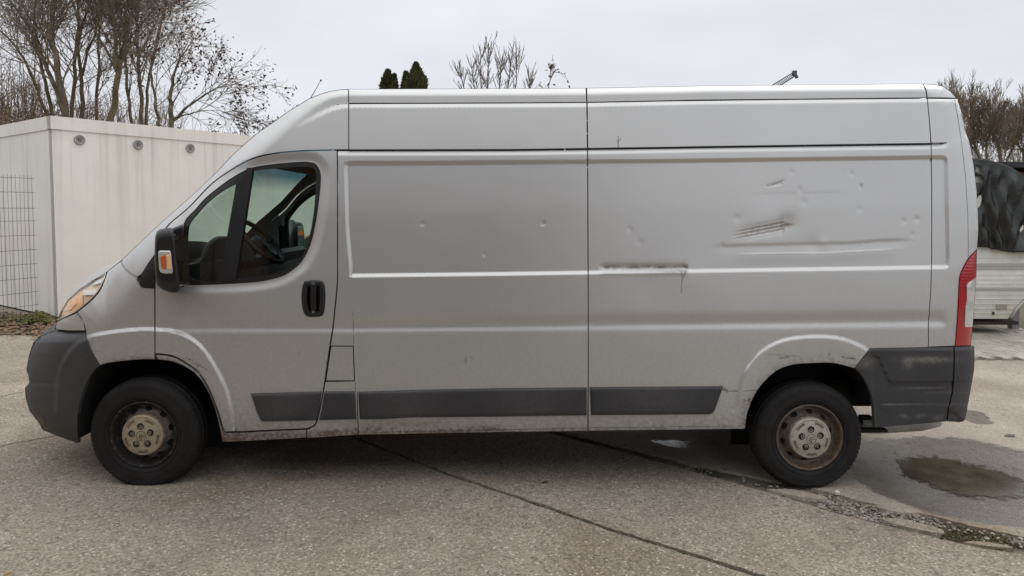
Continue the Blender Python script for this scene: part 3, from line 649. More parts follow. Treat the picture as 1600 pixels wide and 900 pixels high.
# black sail on the wing and mirror
panel('mirror_sail', [cat(cr([(216, 436), (218, 444), (222, 448.5), (229, 449.5), (241.5, 449.6)], 3), [(242, 399), (233, 410), (224, 424)])], D, M['black'], step=(3, 3), gap=.2, rim=.02, gr=Z0, off=-.006)
mo = cr([(244, 364), (248, 359.5), (256, 357), (265, 356), (271, 358.5), (274, 372), (276, 390), (278, 410), (280, 430), (281, 447), (279, 455.5), (270, 457.5), (256, 453.5), (247, 447), (243.5, 437), (242, 420), (241.5, 395), (242, 374), (244, 364)], 3)[:-1]
mir = pillow('door_mirror', mo, [(-.225, .70, -1, 0), (-.222, .84, -.5, 0), (-.205, .95, 0, 0), (-.17, 1.0, 0, 0), (-.10, 1.0, 0, 0), (-.04, .94, 0, 0)], M['black'], van)
pillow('mirror_bracket', [(268, 357), (286, 350), (287, 449), (270, 447)], [(-.05, .92, 0, 0), (-.03, 1, 0, 0), (.05, 1, 0, 0)], M['black'], mir)
pillow('mirror_trim', [(250, 431), (272, 431.5), (273, 434), (251, 433.5)], [(-.232, 1, 0, 0), (-.2, 1, 0, 0)], M['black'], mir)
pillow('indicator_lens', [(247.5, 393.5), (250, 391.5), (265.5, 391.5), (267, 396), (270, 424), (269, 427.5), (258, 428), (251, 426), (248.5, 420)], [(-.236, .90, 0, 0), (-.232, 1, 0, 0), (-.19, 1, 0, 0)], M['clearlens'], mir)
pillow('indicator_bulb', [(250.5, 402), (253, 399), (259.5, 398.5), (260, 420), (255, 421), (251.5, 416)], [(-.240, .9, 0, 0), (-.236, 1, 0, 0), (-.22, 1, 0, 0)], M['amberdark'], mir)
pillow('indicator_reflector', [(260.2, 398.5), (265.5, 398.5), (268, 421), (260.8, 420.5)], [(-.239, .9, 0, 0), (-.236, 1, 0, 0), (-.22, 1, 0, 0)], M['peach'], mir)
xm = U(281.5, 405, -.12)[0]; zt = U(281, 366, -.12)[2]; zb = U(281, 446, -.12)[2]
o = MB().box((xm+.012, -.125, (zt+zb)/2), (.006, .17, zt-zb), bev=.002).build('mirror_glass', M['mirror'], mir); MIRR.append(o)

# ================================================================== VAN: seams
def seam(line, r, m, off=0.0, name='seam', mirror=False):
    l = resample(np.asarray(line, float), 8, False); q = U(l[:, 0], l[:, 1], D(l)+off)
    o = MB().tube(list(q), r, 5).build(name, m, van)
    if mirror: MIRR.append(o)
seam(GUT[12:], .0022, M['seam'], .001)
sm = np.array([(545, 234.0), (800, 233.5), (915, 231.9), (1050, 229.9), (1100, 228.9), (1455, 223.9), (1479, 223)])
seam(sm, .0032, M['seam'], .0015)
seam([(545.2, 139.6), (545.1, 150), (545, 161.5), (545, 234)], .0016, M['seamlight'], .0005)
seam([(545, 236), (546, 262), (549, 420), (552, 470)], .0010, M['seamlight'], .0003)
seam([(551, 486), (552.5, 512), (552.7, 539)], .0014, M['seam'], .0006)
seam([(555, 597), (555.8, 611)], .0016, M['seam'], .0006)
seam([(558.3, 611.5), (559.3, 655.5), (560, 679)], .0030, M['seam'], .0006)
seam([(516.5, 540), (552.2, 540), (554.7, 595.6), (508, 595.8)], .0026, M['seam'], .004)
seam([(1491, 156), (1496, 180), (1502, 220), (1508.6, 276), (1512, 333), (1512.6, 360), (1513, 402)], .0016, M['seam'], .0006)
seam([(1137, 611.5), (1160, 611), (1184, 610)], .0016, M['seam'], .0006)
seam([(580, 675.5), (780, 671.5), (917, 668.5)], .0015, M['seam'], .0006)
seam([(921, 668.3), (1050, 666.8), (1160, 665)], .0015, M['seam'], .0006)
seam([(188.3, 408.8), (196, 420.3), (205, 427.8), (214, 434)], .0022, M['seamlight'], .001)
seam([(241.6, 553), (242, 562)], .0018, M['seam'], .0004)
# ================================================================== VAN: nose, screen, roof, tail, bumpers across the width
def capsheet(name, line, bulge, m, parent=van, ny=20, dfn=D, pw=2.6, inward=0.0):
    l = np.asarray(line, float); n = len(l)
    N = U(l[:, 0], l[:, 1], dfn(l)); bulge = np.interp(np.linspace(0, 1, n), np.linspace(0, 1, len(bulge)), bulge)
    T = np.gradient(N, axis=0); Q = np.stack([-T[:, 2], 0*T[:, 0], T[:, 0]], 1); Q /= np.linalg.norm(Q, axis=1)[:, None]
    C = np.array([-0.2, 0, 1.2]); sg = np.sign(np.sum(Q*(N-C)*[1, 0, 1], 1)); sg = np.sign(np.sum(sg)); Q *= sg
    V = []
    for j in range(ny+1):
        t = j/ny; h = 1-abs(2*t-1)**pw
        p = N+Q*(bulge*h-inward)[:, None]; p[:, 1] = N[:, 1]+(2*HALF-2*N[:, 1])*t; V.append(p)
    V = np.vstack(V); Fs = []
    for j in range(ny):
        for i in range(n-1): Fs.append((j*n+i, j*n+i+1, (j+1)*n+i+1, (j+1)*n+i))
    if sg < 0: Fs = [f[::-1] for f in Fs]
    return mk(name, V, Fs, m, parent, smooth=True, attrs={'grime_and_bounce': np.zeros(len(V))})
SR = resample(SIL, 6, False)
iA = np.argmin(np.hypot(*(SR-[188, 408]).T)); iB = np.argmin(np.hypot(*(SR-[425, 192]).T)); iC = np.argmin(np.hypot(*(SR-[1487, 144]).T))
capsheet('bonnet', SR[:iA+1], [.05, .16, .14, .10], P_)
capsheet('windscreen', SR[iA:iB+1], [.10, .10, .07], M['wind'])
capsheet('roof', SR[iB:iC+1], [.07, .05, .045, .045, .045, .045, .045, .03], P_)
capsheet('rear_door', SR[iC:], [.02, .025, .03, .03], P_)
capsheet('headliner', SR[iB:iB+34], [.05, .03], M['liner'], inward=.06)
capsheet('bumper_front', BUMP_F[2:], [.05, .1, .1, .08], M['plastic'], dfn=cap_d(BUMP_F, 95, .40, .01, ARC_F)).name = 'front_bumper_face'
capsheet('bumper_rear', BUMP_R, [.02, .03, .03], M['plastic'], dfn=rb_d).name = 'rear_bumper_face'
# aerial
a0 = U(484, 156, HALF-.1); a1 = U(494, 138.5, HALF-.1); a2 = U(500.5, 127, HALF-.1); a3 = U(502.3, 124.3, HALF-.1)
MB().tube([a0-np.array([.02, 0, .12]), a0, a1, a2], [.008, .004, .0026, .0022], 6).tube([a2, a3], [.006, .006], 6).build('aerial', M['black'], van)

# ================================================================== VAN: wells, underbody, cab interior
def well(arch, skip=0, depth=.40):
    a = arch[:len(arch)-skip] if skip else arch
    A = U(a[:, 0], a[:, 1], D(a)+.012)
    A2 = A.copy(); A2[:, 1] = .42
    n = len(a); V = np.vstack([A, A2]); Fs = [(i, i+1, n+i+1, n+i) for i in range(n-1)]
    return V, Fs, A2
for arch, skip, zlow in ((ARCH_F, 0, .10), (ARCH_R, 12, .47)):
    V, Fs, B = well(arch, skip)
    mb = MB().add(V, Fs)
    bk = [p for p in B if p[2] > zlow]; bk = [(bk[0][0], .42, zlow)]+[tuple(p) for p in bk]+[(bk[-1][0], .42, zlow)]
    mb.add(bk, [tuple(range(len(bk)))])
    if zlow > .2: mb.box((float(U(1215, 600, .42)[0]), .425, .33), (.62, .01, .42)); q1, q2 = U(1296, 594, .33), U(1363, 634, .33); mb.box(tuple((q1+q2)/2), (q2[0]-q1[0], .02, q1[2]-q2[2]))
    o = mb.build('wheel_well', M['dark'], van); MIRR.append(o)
X = lambda px, y=0: float(U(px, 500, y)[0])
ub = MB()
ub.box(((X(375)+X(1150))/2, HALF, .46), (X(1150)-X(375), 1.80, .16))
ub.box(((X(1370)+X(1490))/2, HALF, .56), (X(1490)-X(1370), 1.80, .14))
ub.box(((X(1150)+X(1370))/2, HALF, .60), (X(1370)-X(1150), 1.1, .16))
ub.box(((X(150)+X(375))/2, HALF, .50), (X(375)-X(150), 1.1, .30))
ub.box((X(1150)+.25, HALF, .40), (.16, 1.3, .14))
ub.box(((X(400)+X(900))/2, HALF, .30), (X(900)-X(400), .9, .24))
ub.box(((X(900)+X(1160))/2, HALF, .36), (X(1160)-X(900), .9, .14))
ub.build('underbody', M['dark'], van)
MB().box((X(1264), HALF, .33), (.09, 1.7, .09), bev=.02).build('rear_axle', M['dark'], van)
MB().box((X(226), HALF, .33), (.08, 1.7, .10), bev=.02).build('front_axle', M['dark'], van)
q = [U(1372, 664, .16), U(1400, 664, .16), U(1462, 658, .16)]
MB().tube([U(1345, 664.5, .30), U(1372, 664.5, .30), U(1440, 660, .30), U(1466, 657.5, .30)], [.05, .055, .055, .04], 10).build('silencer', mat('galvanised', (.40, .39, .36), .6, .2, noise=(20, .2, 4)), van)
MB().box(U(1360, 671.5, .2), (.20, .05, .018)).box(U(1352, 655, .3), (.07, .05, .05)).build('spring_hanger', M['dark'], van)
MB().box((X(560), HALF, 1.33), (.03, 1.80, 1.62)).build('bulkhead', M['trim'], van)
panel('door_trim', [inset(door_o, 4), inset(WIN, -5)], D, M['trim'], van, step=(14, 14), gap=0, rim=0, mirror=False, gr=Z0, off=.06).scale = (1, -1, 1)
panel('pillar_trim', [cat([(200, 402), (250, 352), (300, 309), (362, 247), (425, 197), (545, 160), (545, 233), (440, 238), (400, 246), (332, 287), (262, 356), (246, 388), (220, 420)])], D, M['trim'], van, step=(14, 14), gap=0, rim=0, mirror=False, gr=Z0, off=.05).scale = (1, -1, 1)
# dashboard: extruded profile across the cab
dp = [(236, 402), (262, 398), (300, 393), (340, 386), (372, 380), (384, 386), (382, 402), (392, 440), (380, 480), (300, 520), (240, 520)]
dp = np.array(dp, float)+[0, 20]; y0, y1 = .14, 1.91
Da = U(dp[:, 0], dp[:, 1], 0.5); V = np.vstack([Da*[1, 0, 1]+[0, y0, 0], Da*[1, 0, 1]+[0, y1, 0]]); n = len(dp)
MB().add(V, [(i, (i+1) % n, n+(i+1) % n, n+i) for i in range(n)]+[tuple(range(n))[::-1], tuple(range(n, 2*n))]).build('dashboard', M['dash'], van)
MB().box((-1.27, HALF, 2.04), (.80, 1.62, .08), bev=.03).build('overhead_shelf', M['dash'], van)
pillow('instrument_cowl', cr([(312, 412), (320, 385), (335, 371), (350, 369), (375, 372), (390, 382), (398, 396), (402, 412)], 3), [(.25, .8, 0, 0), (.28, 1, 0, 0), (.60, 1, 0, 0), (.63, .8, 0, 0)], M['dash'], van, mirror=False)
# steering wheel
wc = U(409, 378, .47); e1 = (U(436, 407, .47)-U(383, 350, .47)); e1 /= np.linalg.norm(e1); e2 = np.array([0, 1., 0]); R_ = .185
pts = [wc+R_*(math.cos(a)*e1+math.sin(a)*e2) for a in np.linspace(0, 2*math.pi, 33)]
nrm = np.cross(e1, e2)
if nrm[0] > 0: nrm = -nrm
sw = MB().tube(pts, .017, 8, cap=False).build('steering_wheel', mat('wheel_leather', (.055, .032, .022), .5), van)
mb = MB()
for a in (math.pi*.5, math.pi*1.5, math.pi*.08, math.pi*1.92): mb.tube([wc+nrm*.04, wc+R_*(math.cos(a)*e1+math.sin(a)*e2)], [.022, .014], 6)
mb.tube([wc+nrm*.06, wc-nrm*.005], [.07, .06], 12).tube([wc+nrm*.05, wc+nrm*.45], [.035, .05], 8)
mb.build('steering_hub', M['black'], sw)
for yy in (.42, 1.5):
    sx = X(560, yy)-.42
    st = MB().box((sx, yy, .98), (.50, .50, .16), bev=.05).build('seat', M['dash'], van)
    MB().box((sx+.24, yy, 1.32), (.14, .48, .62), rot=Matrix.Rotation(.22, 3, 'Y'), bev=.05).build('backrest', M['dash'], st)
    MB().box((sx+.34, yy, 1.74), (.10, .26, .18), bev=.04).build('headrest', M['dash'], st)

# ================================================================== WHEELS
ZF = .318
def wheel(cx, cz, cm, dirty, RT):
    c = np.array([cx, 0.012, cz])
    r1 = .205
    rim = MB().lathe([(.030, .212), (.010, .209), (.006, .204), (.010, .198), (.026, .193), (.040, .190), (.060, .182), (.078, .172), (.074, .164), (.058, .152), (.050, .140), (.046, .128), (.044, .10), (.044, .02)], 72, c)
    a_ = []
    wl = rim.build('wheel', M['steel'], van, attrs={'grime_and_bounce': np.tile([.5, .6, .7, .6, .9, .7, .2, .1, .1, .3, .6, .5, .3, .3] if not dirty else [1, 1, 1.1, 1.2, 1.3, 1.3, 1.3, 1.1, .5, .1, .1, .3, .4, .4], 72)})
    if dirty: wl.data.materials[0] = mat('brake_dusty_steel', (.15, .138, .122), .6, .2, noise=[(22, .35, 6), (80, .3, 4)], bump=(60, .3, .003), attr=('grime_and_bounce', (.012, .010, .009), .85))
    ty = MB()
    prof = [(.030, .206), (.014, .211), (.004, .228), (-.002, .252), (.000, .272), (.004, .287), (.003, .291), (.010, .304), (.024, .316), (.040, .3225), (.048, .3225), (.050, .316), (.060, .316), (.062, .325), (.098, .327), (.10, .320), (.110, .320), (.112, .327), (.148, .325), (.150, .316), (.160, .316), (.162, .3225), (.186, .316), (.200, .304), (.206, .27), (.19, .21), (.16, .20), (.06, .185)]
    def tread(i, j, r):
        r = r if r < .25 or i > 26 else .25+(r-.25)*(RT-.25)/.0765
        if i in (7, 8, 9, 21, 22) : return r-(.0045 if (j % 3) == 0 else 0)
        if i in (13, 14, 17, 18): return r-(.003 if (j+i) % 4 == 0 else 0)
        return r
    # flatten at the ground
    ty.lathe(prof, 216, c, radfun=tread)
    ty.v = [(x, y-(.010*max(0, 1-(z-gz(x))/.09) if y < .03 else 0), max(z, gz(x))) for (x, y, z) in ty.v]
    tyre = ty.build('tyre', M['rubber'], wl)
    mb = MB()      # raised sidewall rings
    for rr, yy in ((.2835, .0015), (.236, .0005)):
        p = [c+np.array([rr*math.cos(a), yy, rr*math.sin(a)]) for a in np.linspace(0, 2*math.pi, 73)]
        mb.tube(p, .0022, 4, cap=False)
    mb.build('sidewall_ring', M['rubber'], tyre)
    # ventilation holes
    hn = 10
    for k in range(hn):
        a = 2*math.pi*(k+.35)/hn; d = np.array([math.cos(a), 0, math.sin(a)]); tg = np.array([-math.sin(a), 0, math.cos(a)])
        p = c+d*.1525+np.array([0, .0585, 0]); sl = (np.array([0, .016, 0])+d*.012); sl /= np.linalg.norm(sl); nn = np.cross(tg, sl); nn *= -1 if nn[1] > 0 else 1
        V = [p+nn*.003+tg*.0205*math.cos(t)+sl*.0165*math.sin(t) for t in np.linspace(0, 2*math.pi, 13)[:-1]]
        V2 = [v-nn*.004 for v in V]
        mk('vent_hole', V+V2, [tuple(range(12))]+[(i, (i+1) % 12, 12+(i+1) % 12, 12+i) for i in range(12)], M['dark'], wl)
    # hub cap
    cp = MB().lathe([(.050, .129), (.012, .129), (.004, .1275), (-.004, .123), (-.007, .119), (-.005, .115), (-.006, .110), (-.010, .085), (-.013, .045), (-.014, .0005)], 64, c)
    cap = cp.build('hub_cap', cm, wl, attrs={'grime_and_bounce': np.tile([.8, .7, .4, .2, .15, .5, .15, .08, .1, .1], 64)})
    for k in range(5):
        a = math.pi/2+2*math.pi*k/5+.05; d = np.array([math.cos(a), 0, math.sin(a)])
        p = c+d*.0605
        mb = MB().lathe([(-.0135, .0205), (-.0165, .0195), (-.0165, .0170), (-.012, .0165), (-.0115, .0005)], 18, p)
        mb.build('nut_recess', M['dark'], wl)
        MB().lathe([(-.012, .0105), (-.017, .010), (-.017, .0065), (-.0145, .006), (-.0145, .0005)], 6, p).build('wheel_nut', M['capgroove'], wl)
        # curved slot between the spokes
        a2 = a+math.pi/5; V = []; 
        for t in np.linspace(-.26, .26, 9):
            for rr, yy in ((.094, -.0105), (.108, -.0085)):
                V.append(c+np.array([rr*math.cos(a2+t), yy, rr*math.sin(a2+t)]))
        mk('cap_slot', V, [(2*i, 2*i+1, 2*i+3, 2*i+2) for i in range(8)], M['capgroove'], wl)
        MB().tube([c+np.array([math.cos(a2+.31)*.089, -.0105, math.sin(a2+.31)*.089]), c+np.array([math.cos(a2+.31)*.118, -.0072, math.sin(a2+.31)*.118])], .0014, 4).build('cap_rib_groove', M['capgroove'], wl)
    # badge: ring and two chevrons
    mb = MB(); p = [c+np.array([.030*math.cos(t), -.0142, .030*math.sin(t)]) for t in np.linspace(0, 2*math.pi, 33)]
    mb.tube(p, .0016, 4, cap=False)
    ang = .75
    for dz in (.004, -.010):
        q = [np.array([-.017, 0, dz-.006]), np.array([0, 0, dz+.008]), np.array([.017, 0, dz-.006])]
        q = [c+np.array([v[0]*math.cos(ang)-v[2]*math.sin(ang), -.0150, v[0]*math.sin(ang)+v[2]*math.cos(ang)]) for v in q]
        mb.tube(q, .0028, 4)
    mb.build('badge', M['capgroove'], wl)
    return wl
XFW = float(U(223.5, 679, .02)[0]); XRW = float(U(1265.5, 681, .02)[0])
def kids(o): return list(o.children)
def mirror_tree(o, parent, top=True):
    c = o.copy(); COL.objects.link(c); c.parent = parent
    if top: c.scale = (1, -1, 1)
    for k in kids(o): mirror_tree(k, c, False)
w1 = wheel(XFW, gz(XFW)+ZF, M['capf'], True, .351); w2 = wheel(XRW, gz(XRW)+ZF, M['cap'], False, .341)
w1['label'] = 'front wheel with brake-dust brown hub cap'; w2['label'] = 'rear wheel with rusty rim and silver hub cap'
done = set()
for o in [m for m in MIRR if m.parent == van]+[w1, w2]: mirror_tree(o, van)
# ================================================================== GROUND
def proj(Pw):
    Pw = np.asarray(Pw, float); x = Pw[:, 0]; y = Pw[:, 1]-CY; z = Pw[:, 2]-CZ
    dep = y*cT-z*sT; up = y*sT+z*cT
    return np.stack([PX+F*x/dep, PY-F*up/dep], 1)
def concrete(name, base, wet=False, speck=0.55, stain=0.22):
    m = bpy.data.materials.new(name); m.use_nodes = True
    n = m.node_tree.nodes; l = m.node_tree.links; b = n['Principled BSDF']
    geo = n.new('ShaderNodeNewGeometry'); pos = geo.outputs['Position']
    def noise(s, d, r=.55, dist=0):
        t = n.new('ShaderNodeTexNoise'); t.inputs['Scale'].default_value = s; t.inputs['Detail'].default_value = d; t.inputs['Roughness'].default_value = r
        t.inputs['Distortion'].default_value = dist; l.new(pos, t.inputs['Vector']); return t.outputs['Fac']
    def rng_(x, a, b_, c, d):
        r = n.new('ShaderNodeMapRange'); r.inputs[1].default_value = a; r.inputs[2].default_value = b_; r.inputs[3].default_value = c; r.inputs[4].default_value = d
        l.new(x, r.inputs[0]); return r.outputs[0]
    def scale(c, f):
        v = n.new('ShaderNodeVectorMath'); v.operation = 'SCALE'; l.new(c, v.inputs[0]); l.new(f, v.inputs['Scale']); return v.outputs[0]
    def mix(f, a, c):
        k = n.new('ShaderNodeMix'); k.data_type = 'RGBA'; l.new(f, k.inputs[0])
        for i, q in ((6, a), (7, c)):
            if isinstance(q, tuple): k.inputs[i].default_value = (*q, 1)
            else: l.new(q, k.inputs[i])
        return k.outputs[2]
    rgb = n.new('ShaderNodeRGB'); rgb.outputs[0].default_value = (*base, 1); c = rgb.outputs[0]
    c = scale(c, rng_(noise(.9, 5), .3, .7, 1-stain, 1+stain))
    c = mix(rng_(noise(.55, 4, .6, .6),   .5, .68, 0, .6), c, (base[0]*.60, base[1]*.50, base[2]*.40))    # brown dirt stains
    c = mix(rng_(noise(1.6, 6, .65), .55, .75, 0, .5), c, (base[0]*.78, base[1]*.80, base[2]*.84))
    # exposed aggregate: every cell a grain of its own tone
    v = n.new('ShaderNodeTexVoronoi'); v.inputs['Scale'].default_value = 95; l.new(pos, v.inputs['Vector'])
    hs = n.new('ShaderNodeSeparateColor'); l.new(v.outputs['Color'], hs.inputs[0])
    c = scale(c, rng_(hs.outputs[0], 0, 1, 1-speck*.62, 1+speck*.5))
    c = mix(rng_(hs.outputs[1], .955, .965, 0, .55*speck/.55), c, (.62, .58, .52))
    c = mix(rng_(hs.outputs[2], .93, .95, 0, .6*speck/.55), c, (.07, .06, .055))
    v2 = n.new('ShaderNodeTexVoronoi'); v2.inputs['Scale'].default_value = 30; l.new(pos, v2.inputs['Vector'])
    h2 = n.new('ShaderNodeSeparateColor'); l.new(v2.outputs['Color'], h2.inputs[0])
    c = mix(rng_(h2.outputs[1], .985, .988, 0, .5), c, (.10, .085, .07))
    rough = None
    if wet:
        a = n.new('ShaderNodeAttribute'); a.attribute_name = 'wet'
        k = n.new('ShaderNodeMath'); k.operation = 'ADD'; l.new(a.outputs['Fac'], k.inputs[0])
        s = rng_(noise(9, 6, .65), .3, .7, -.16, .16); l.new(s, k.inputs[1])
        w_ = rng_(k.outputs[0], .42, .58, 0, 1)
        w2 = rng_(k.outputs[0], .9, 1.3, 0, 1)
        c = mix(w_, c, scale(c, rng_(noise(3, 3),   .3, .7, .40, .50)))
        g = rng_(w_, 0, 1, .85, .21); l.new(g, b.inputs['Roughness'])
        l.new(rng_(w_, 0, 1, .3, .62), b.inputs['Specular IOR Level'])
    else:
        b.inputs['Roughness'].default_value = .85; b.inputs['Specular IOR Level'].default_value = .3
    l.new(c, b.inputs['Base Color'])
    bp = n.new('ShaderNodeBump'); bp.inputs['Strength'].default_value = .35 if not wet else .2; bp.inputs['Distance'].default_value = .004
    l.new(v.outputs['Distance'], bp.inputs['Height'])
    b2 = n.new('ShaderNodeBump'); b2.inputs['Strength'].default_value = .3 if not wet else .12; b2.inputs['Distance'].default_value = .02
    l.new(noise(11, 6, .6), b2.inputs['Height']); l.new(bp.outputs[0], b2.inputs['Normal']); l.new(b2.outputs[0], b.inputs['Normal'])
    return m
M['conc'] = concrete('exposed_aggregate_concrete', (.272, .234, .188))
M['yard'] = concrete('worn_wet_concrete', (.30, .262, .215), wet=True, speck=.32)
M['soil'] = mat('joint_soil', (.035, .028, .019), .95, noise=[(14, .4, 6), (70, .4, 3)], bump=(60, .6, .01))
def gpoly(name, z, x0, x1, y0, y1, m, nx=2, ny=2):
    xs = np.linspace(x0, x1, nx); ys = np.linspace(y0, y1, ny); V = [(x, y, gz(x)+z) for y in ys for x in xs]
    return mk(name, V, [(j*nx+i, j*nx+i+1, (j+1)*nx+i+1, (j+1)*nx+i) for j in range(ny-1) for i in range(nx-1)], m)
ground = tag(gpoly('ground', -.032, -900, 900, -400, 1500, M['soil']), kind='structure')
A_ = G([560, 700, 850, 950, 1100, 1190], [685, 740, 790.5, 826, 871.5, 900])
B1 = G([1000, 1090, 1200, 1300, 1380, 1480, 1600], [714, 739, 769, 800, 820, 845, 867])
B2 = G([1090, 1180, 1290, 1335, 1440, 1530, 1600], [727, 745, 767.5, 781, 801.5, 824, 839])
u_ = (A_[-1]-A_[0])[:2]; u_ /= np.linalg.norm(u_); v_ = np.array([-u_[1], u_[0]])
def uv(p): p = np.asarray(p)[:, :2]; return np.stack([p@u_, p@v_], 1)
def xy(p): p = np.asarray(p); return p[:, :1]*u_+p[:, 1:]*v_
def edge(line, u0, u1, off, amp, step=.04, seed=0):
    l = uv(line); r = np.random.default_rng(seed); us = np.arange(u0, u1, step)
    vs = np.interp(us, l[:, 0], l[:, 1])
    k = np.ones(5)/5; nz = np.convolve(r.normal(0, 1, len(us)+4), k, 'valid')*amp+r.normal(0, 1, len(us))*amp*.35
    return np.stack([us, vs+off+nz], 1)
def slab(name, poly_uv, m, parent=ground, label=None, rim=.03, grid=None, attr=None, lift=0):
    p = xy(np.asarray(poly_uv))
    if area(p) < 0: p = p[::-1]
    L = resample(p, .6); pts = np.zeros((0, 2))
    if grid is not None:
        x0, x1, y0, y1, s = grid
        g = np.stack(np.meshgrid(np.arange(x0, x1, s), np.arange(y0, y1, s)), -1).reshape(-1, 2)
        g = g[inside(g, L)]; dd, _ = segdist(g, L, True); pts = g[dd > s*.5]
    v, f = cdt([L], pts)
    V = np.stack([v[:, 0], v[:, 1], gz(v[:, 0])+lift], 1); Fs = f.tolist(); b = len(V); n = len(L)
    T = np.stack([L[:, 0], L[:, 1], gz(L[:, 0])+lift], 1); Bm = T-[0, 0, rim]
    Fs += [(b+i, b+n+i, b+n+(i+1) % n, b+(i+1) % n) for i in range(n)]
    V = np.vstack([V, T, Bm])
    o = mk(name, V, Fs, m, parent, attrs={'wet': attr(V)} if attr else None)
    if label: o['label'] = label
    return o
ju1 = float(np.mean(uv(G([0, 75], [697, 683]))[:, 0])); ju2 = float(np.mean(uv(G([0, 38], [620, 612]))[:, 0])); jd = .008
def vline(px, py, v0, v1, off, seed):
    q = uv(G(px, py)); r = np.random.default_rng(seed); vs = np.arange(v0, v1, .05)
    t = (q[1, 0]-q[0, 0])/(q[1, 1]-q[0, 1])
    return np.stack([q[0, 0]+(vs-q[0, 1])*t+off+r.normal(0, .002, len(vs)), vs], 1)
va = float(uv(A_)[:, 1].mean())
A_hi = float(uv(A_)[-1, 0]); A_lo = float(uv(A_)[0, 0])
J1L = vline([0, 75], [697, 683], va-7, va-.03, 0, 1); J2L = vline([0, 38], [620, 612], va-7, va-.03, 0, 2)
uJ1 = J1L[-1, 0]; uJ2 = J2L[-1, 0]
eA = edge(A_, uJ1+.01, A_hi+1.6, -.020, .005, .03, 3)
slab('concrete_slab', cat(eA, [(9, eA[-1, 1]), (9, va-16), (J1L[0, 0], va-16)], J1L+[jd, 0]), M['conc'])
slab('concrete_slab', cat(edge(A_, uJ2+.01, uJ1-.01, -.013, .003, .05, 4), (J1L-[jd, 0])[::-1], (J2L+[jd, 0])), M['conc'])
slab('concrete_slab', cat([(-16, va-.013)], edge(A_, uJ2-6, uJ2-.01, -.013, .003, .05, 5), (J2L-[jd, 0])[::-1], [(-16, va-7)]), M['conc'])
b1 = edge(B1, uv(B1)[0, 0]-1.2, uv(B1)[-1, 0]+2, 0, .006, .03, 6); eA2 = edge(A_, -14, 8, .015, .005, .03, 7)
slab('concrete_slab', cat(eA2, b1[::-1], [(-14, b1[0, 1])]), M['conc'])
WETP = cr([(1310, 700), (1345, 688), (1420, 682), (1500, 684), (1570, 696), (1640, 716), (1720, 765), (1680, 818), (1570, 824), (1485, 808), (1430, 794), (1375, 772), (1335, 748), (1330, 725), (1310, 700)], 3)[:-1]
PUD = cr([(1402, 723), (1440, 716), (1500, 722), (1560, 737), (1592, 750), (1600, 763), (1592, 777), (1545, 780), (1490, 772), (1440, 754), (1412, 739), (1402, 723)], 5)[:-1]
WETS = [[(1500, 640), (1535, 642), (1555, 662), (1525, 664), (1505, 655)], [(1010, 688), (1090, 688), (1085, 700), (1050, 699)]]
def wetf(V):
    p = proj(V); p[V[:, 1] < CY+1.2] = 0
    d, _ = segdist(p, WETP, True); d = np.where(inside(p, WETP), d, -d); a = np.clip(.5+d/28, 0, 1)
    for wv in WETS:
        wv = np.array(wv, float); d, _ = segdist(p, wv, True); d = np.where(inside(p, wv), d, -d); a = np.maximum(a, np.clip(.5+d/10, 0, .8))
    return a
b2 = edge(B2, uv(B2)[0, 0]-1.5, uv(B2)[-1, 0]+2, 0, .008, .03, 8)
slab('yard_slab', cat(b2, [(12, b2[-1, 1]), (14, 8), (0, 16), (-14, 16), (-14, b2[0, 1])]), M['yard'], grid=(.8, 5.6, -1.6, 2.2, .05), attr=wetf, label='worn concrete with a wet patch behind the van')
# water
pr = resample(inset(PUD, -16), 6); g_ = np.stack(np.meshgrid(np.arange(1380, 1625, 4.), np.arange(698, 800, 2.5)), -1).reshape(-1, 2); g_ = g_[inside(g_, pr)]; g_ = g_[segdist(g_, pr, True)[0] > 1.5]
pv, pf = cdt([pr], g_); dd, _ = segdist(pv, PUD, True); dd = np.where(inside(pv, PUD), dd, -dd)
WM = mat('puddle_water', (.060, .047, .030), .10, 0, noise=[(7, .35, 6), (60, .35, 3)], spec=.35, bump=[(3, .06, .01), (60, .10, .004)])
n = WM.node_tree.nodes; l = WM.node_tree.links; at = n.new('ShaderNodeAttribute'); at.attribute_name = 'shore'; geo = n.new('ShaderNodeNewGeometry')
n1_ = n.new('ShaderNodeTexNoise'); n1_.inputs['Scale'].default_value = 14; n1_.inputs['Detail'].default_value = 9; n1_.inputs['Roughness'].default_value = .75; l.new(geo.outputs['Position'], n1_.inputs['Vector'])
k1 = n.new('ShaderNodeMath'); k1.operation = 'MULTIPLY_ADD'; k1.inputs[1].default_value = 5.0; k1.inputs[2].default_value = -2.5; l.new(n1_.outputs['Fac'], k1.inputs[0])
k2 = n.new('ShaderNodeMath'); k2.operation = 'ADD'; l.new(at.outputs['Fac'], k2.inputs[0]); l.new(k1.outputs[0], k2.inputs[1])
k3 = n.new('ShaderNodeMapRange'); k3.inputs[1].default_value = -.25; k3.inputs[2].default_value = .25; l.new(k2.outputs[0], k3.inputs[0])
tr_ = n.new('ShaderNodeBsdfTransparent'); mx_ = n.new('ShaderNodeMixShader'); l.new(k3.outputs[0], mx_.inputs[0]); l.new(tr_.outputs[0], mx_.inputs[1]); l.new(n['Principled BSDF'].outputs[0], mx_.inputs[2]); l.new(mx_.outputs[0], n['Material Output'].inputs['Surface'])
pw = G(pv[:, 0], pv[:, 1])
tag(mk('puddle', pw+[0, 0, .004], pf[:, ::-1], WM, attrs={'shore': dd/9.0}), kind='structure')
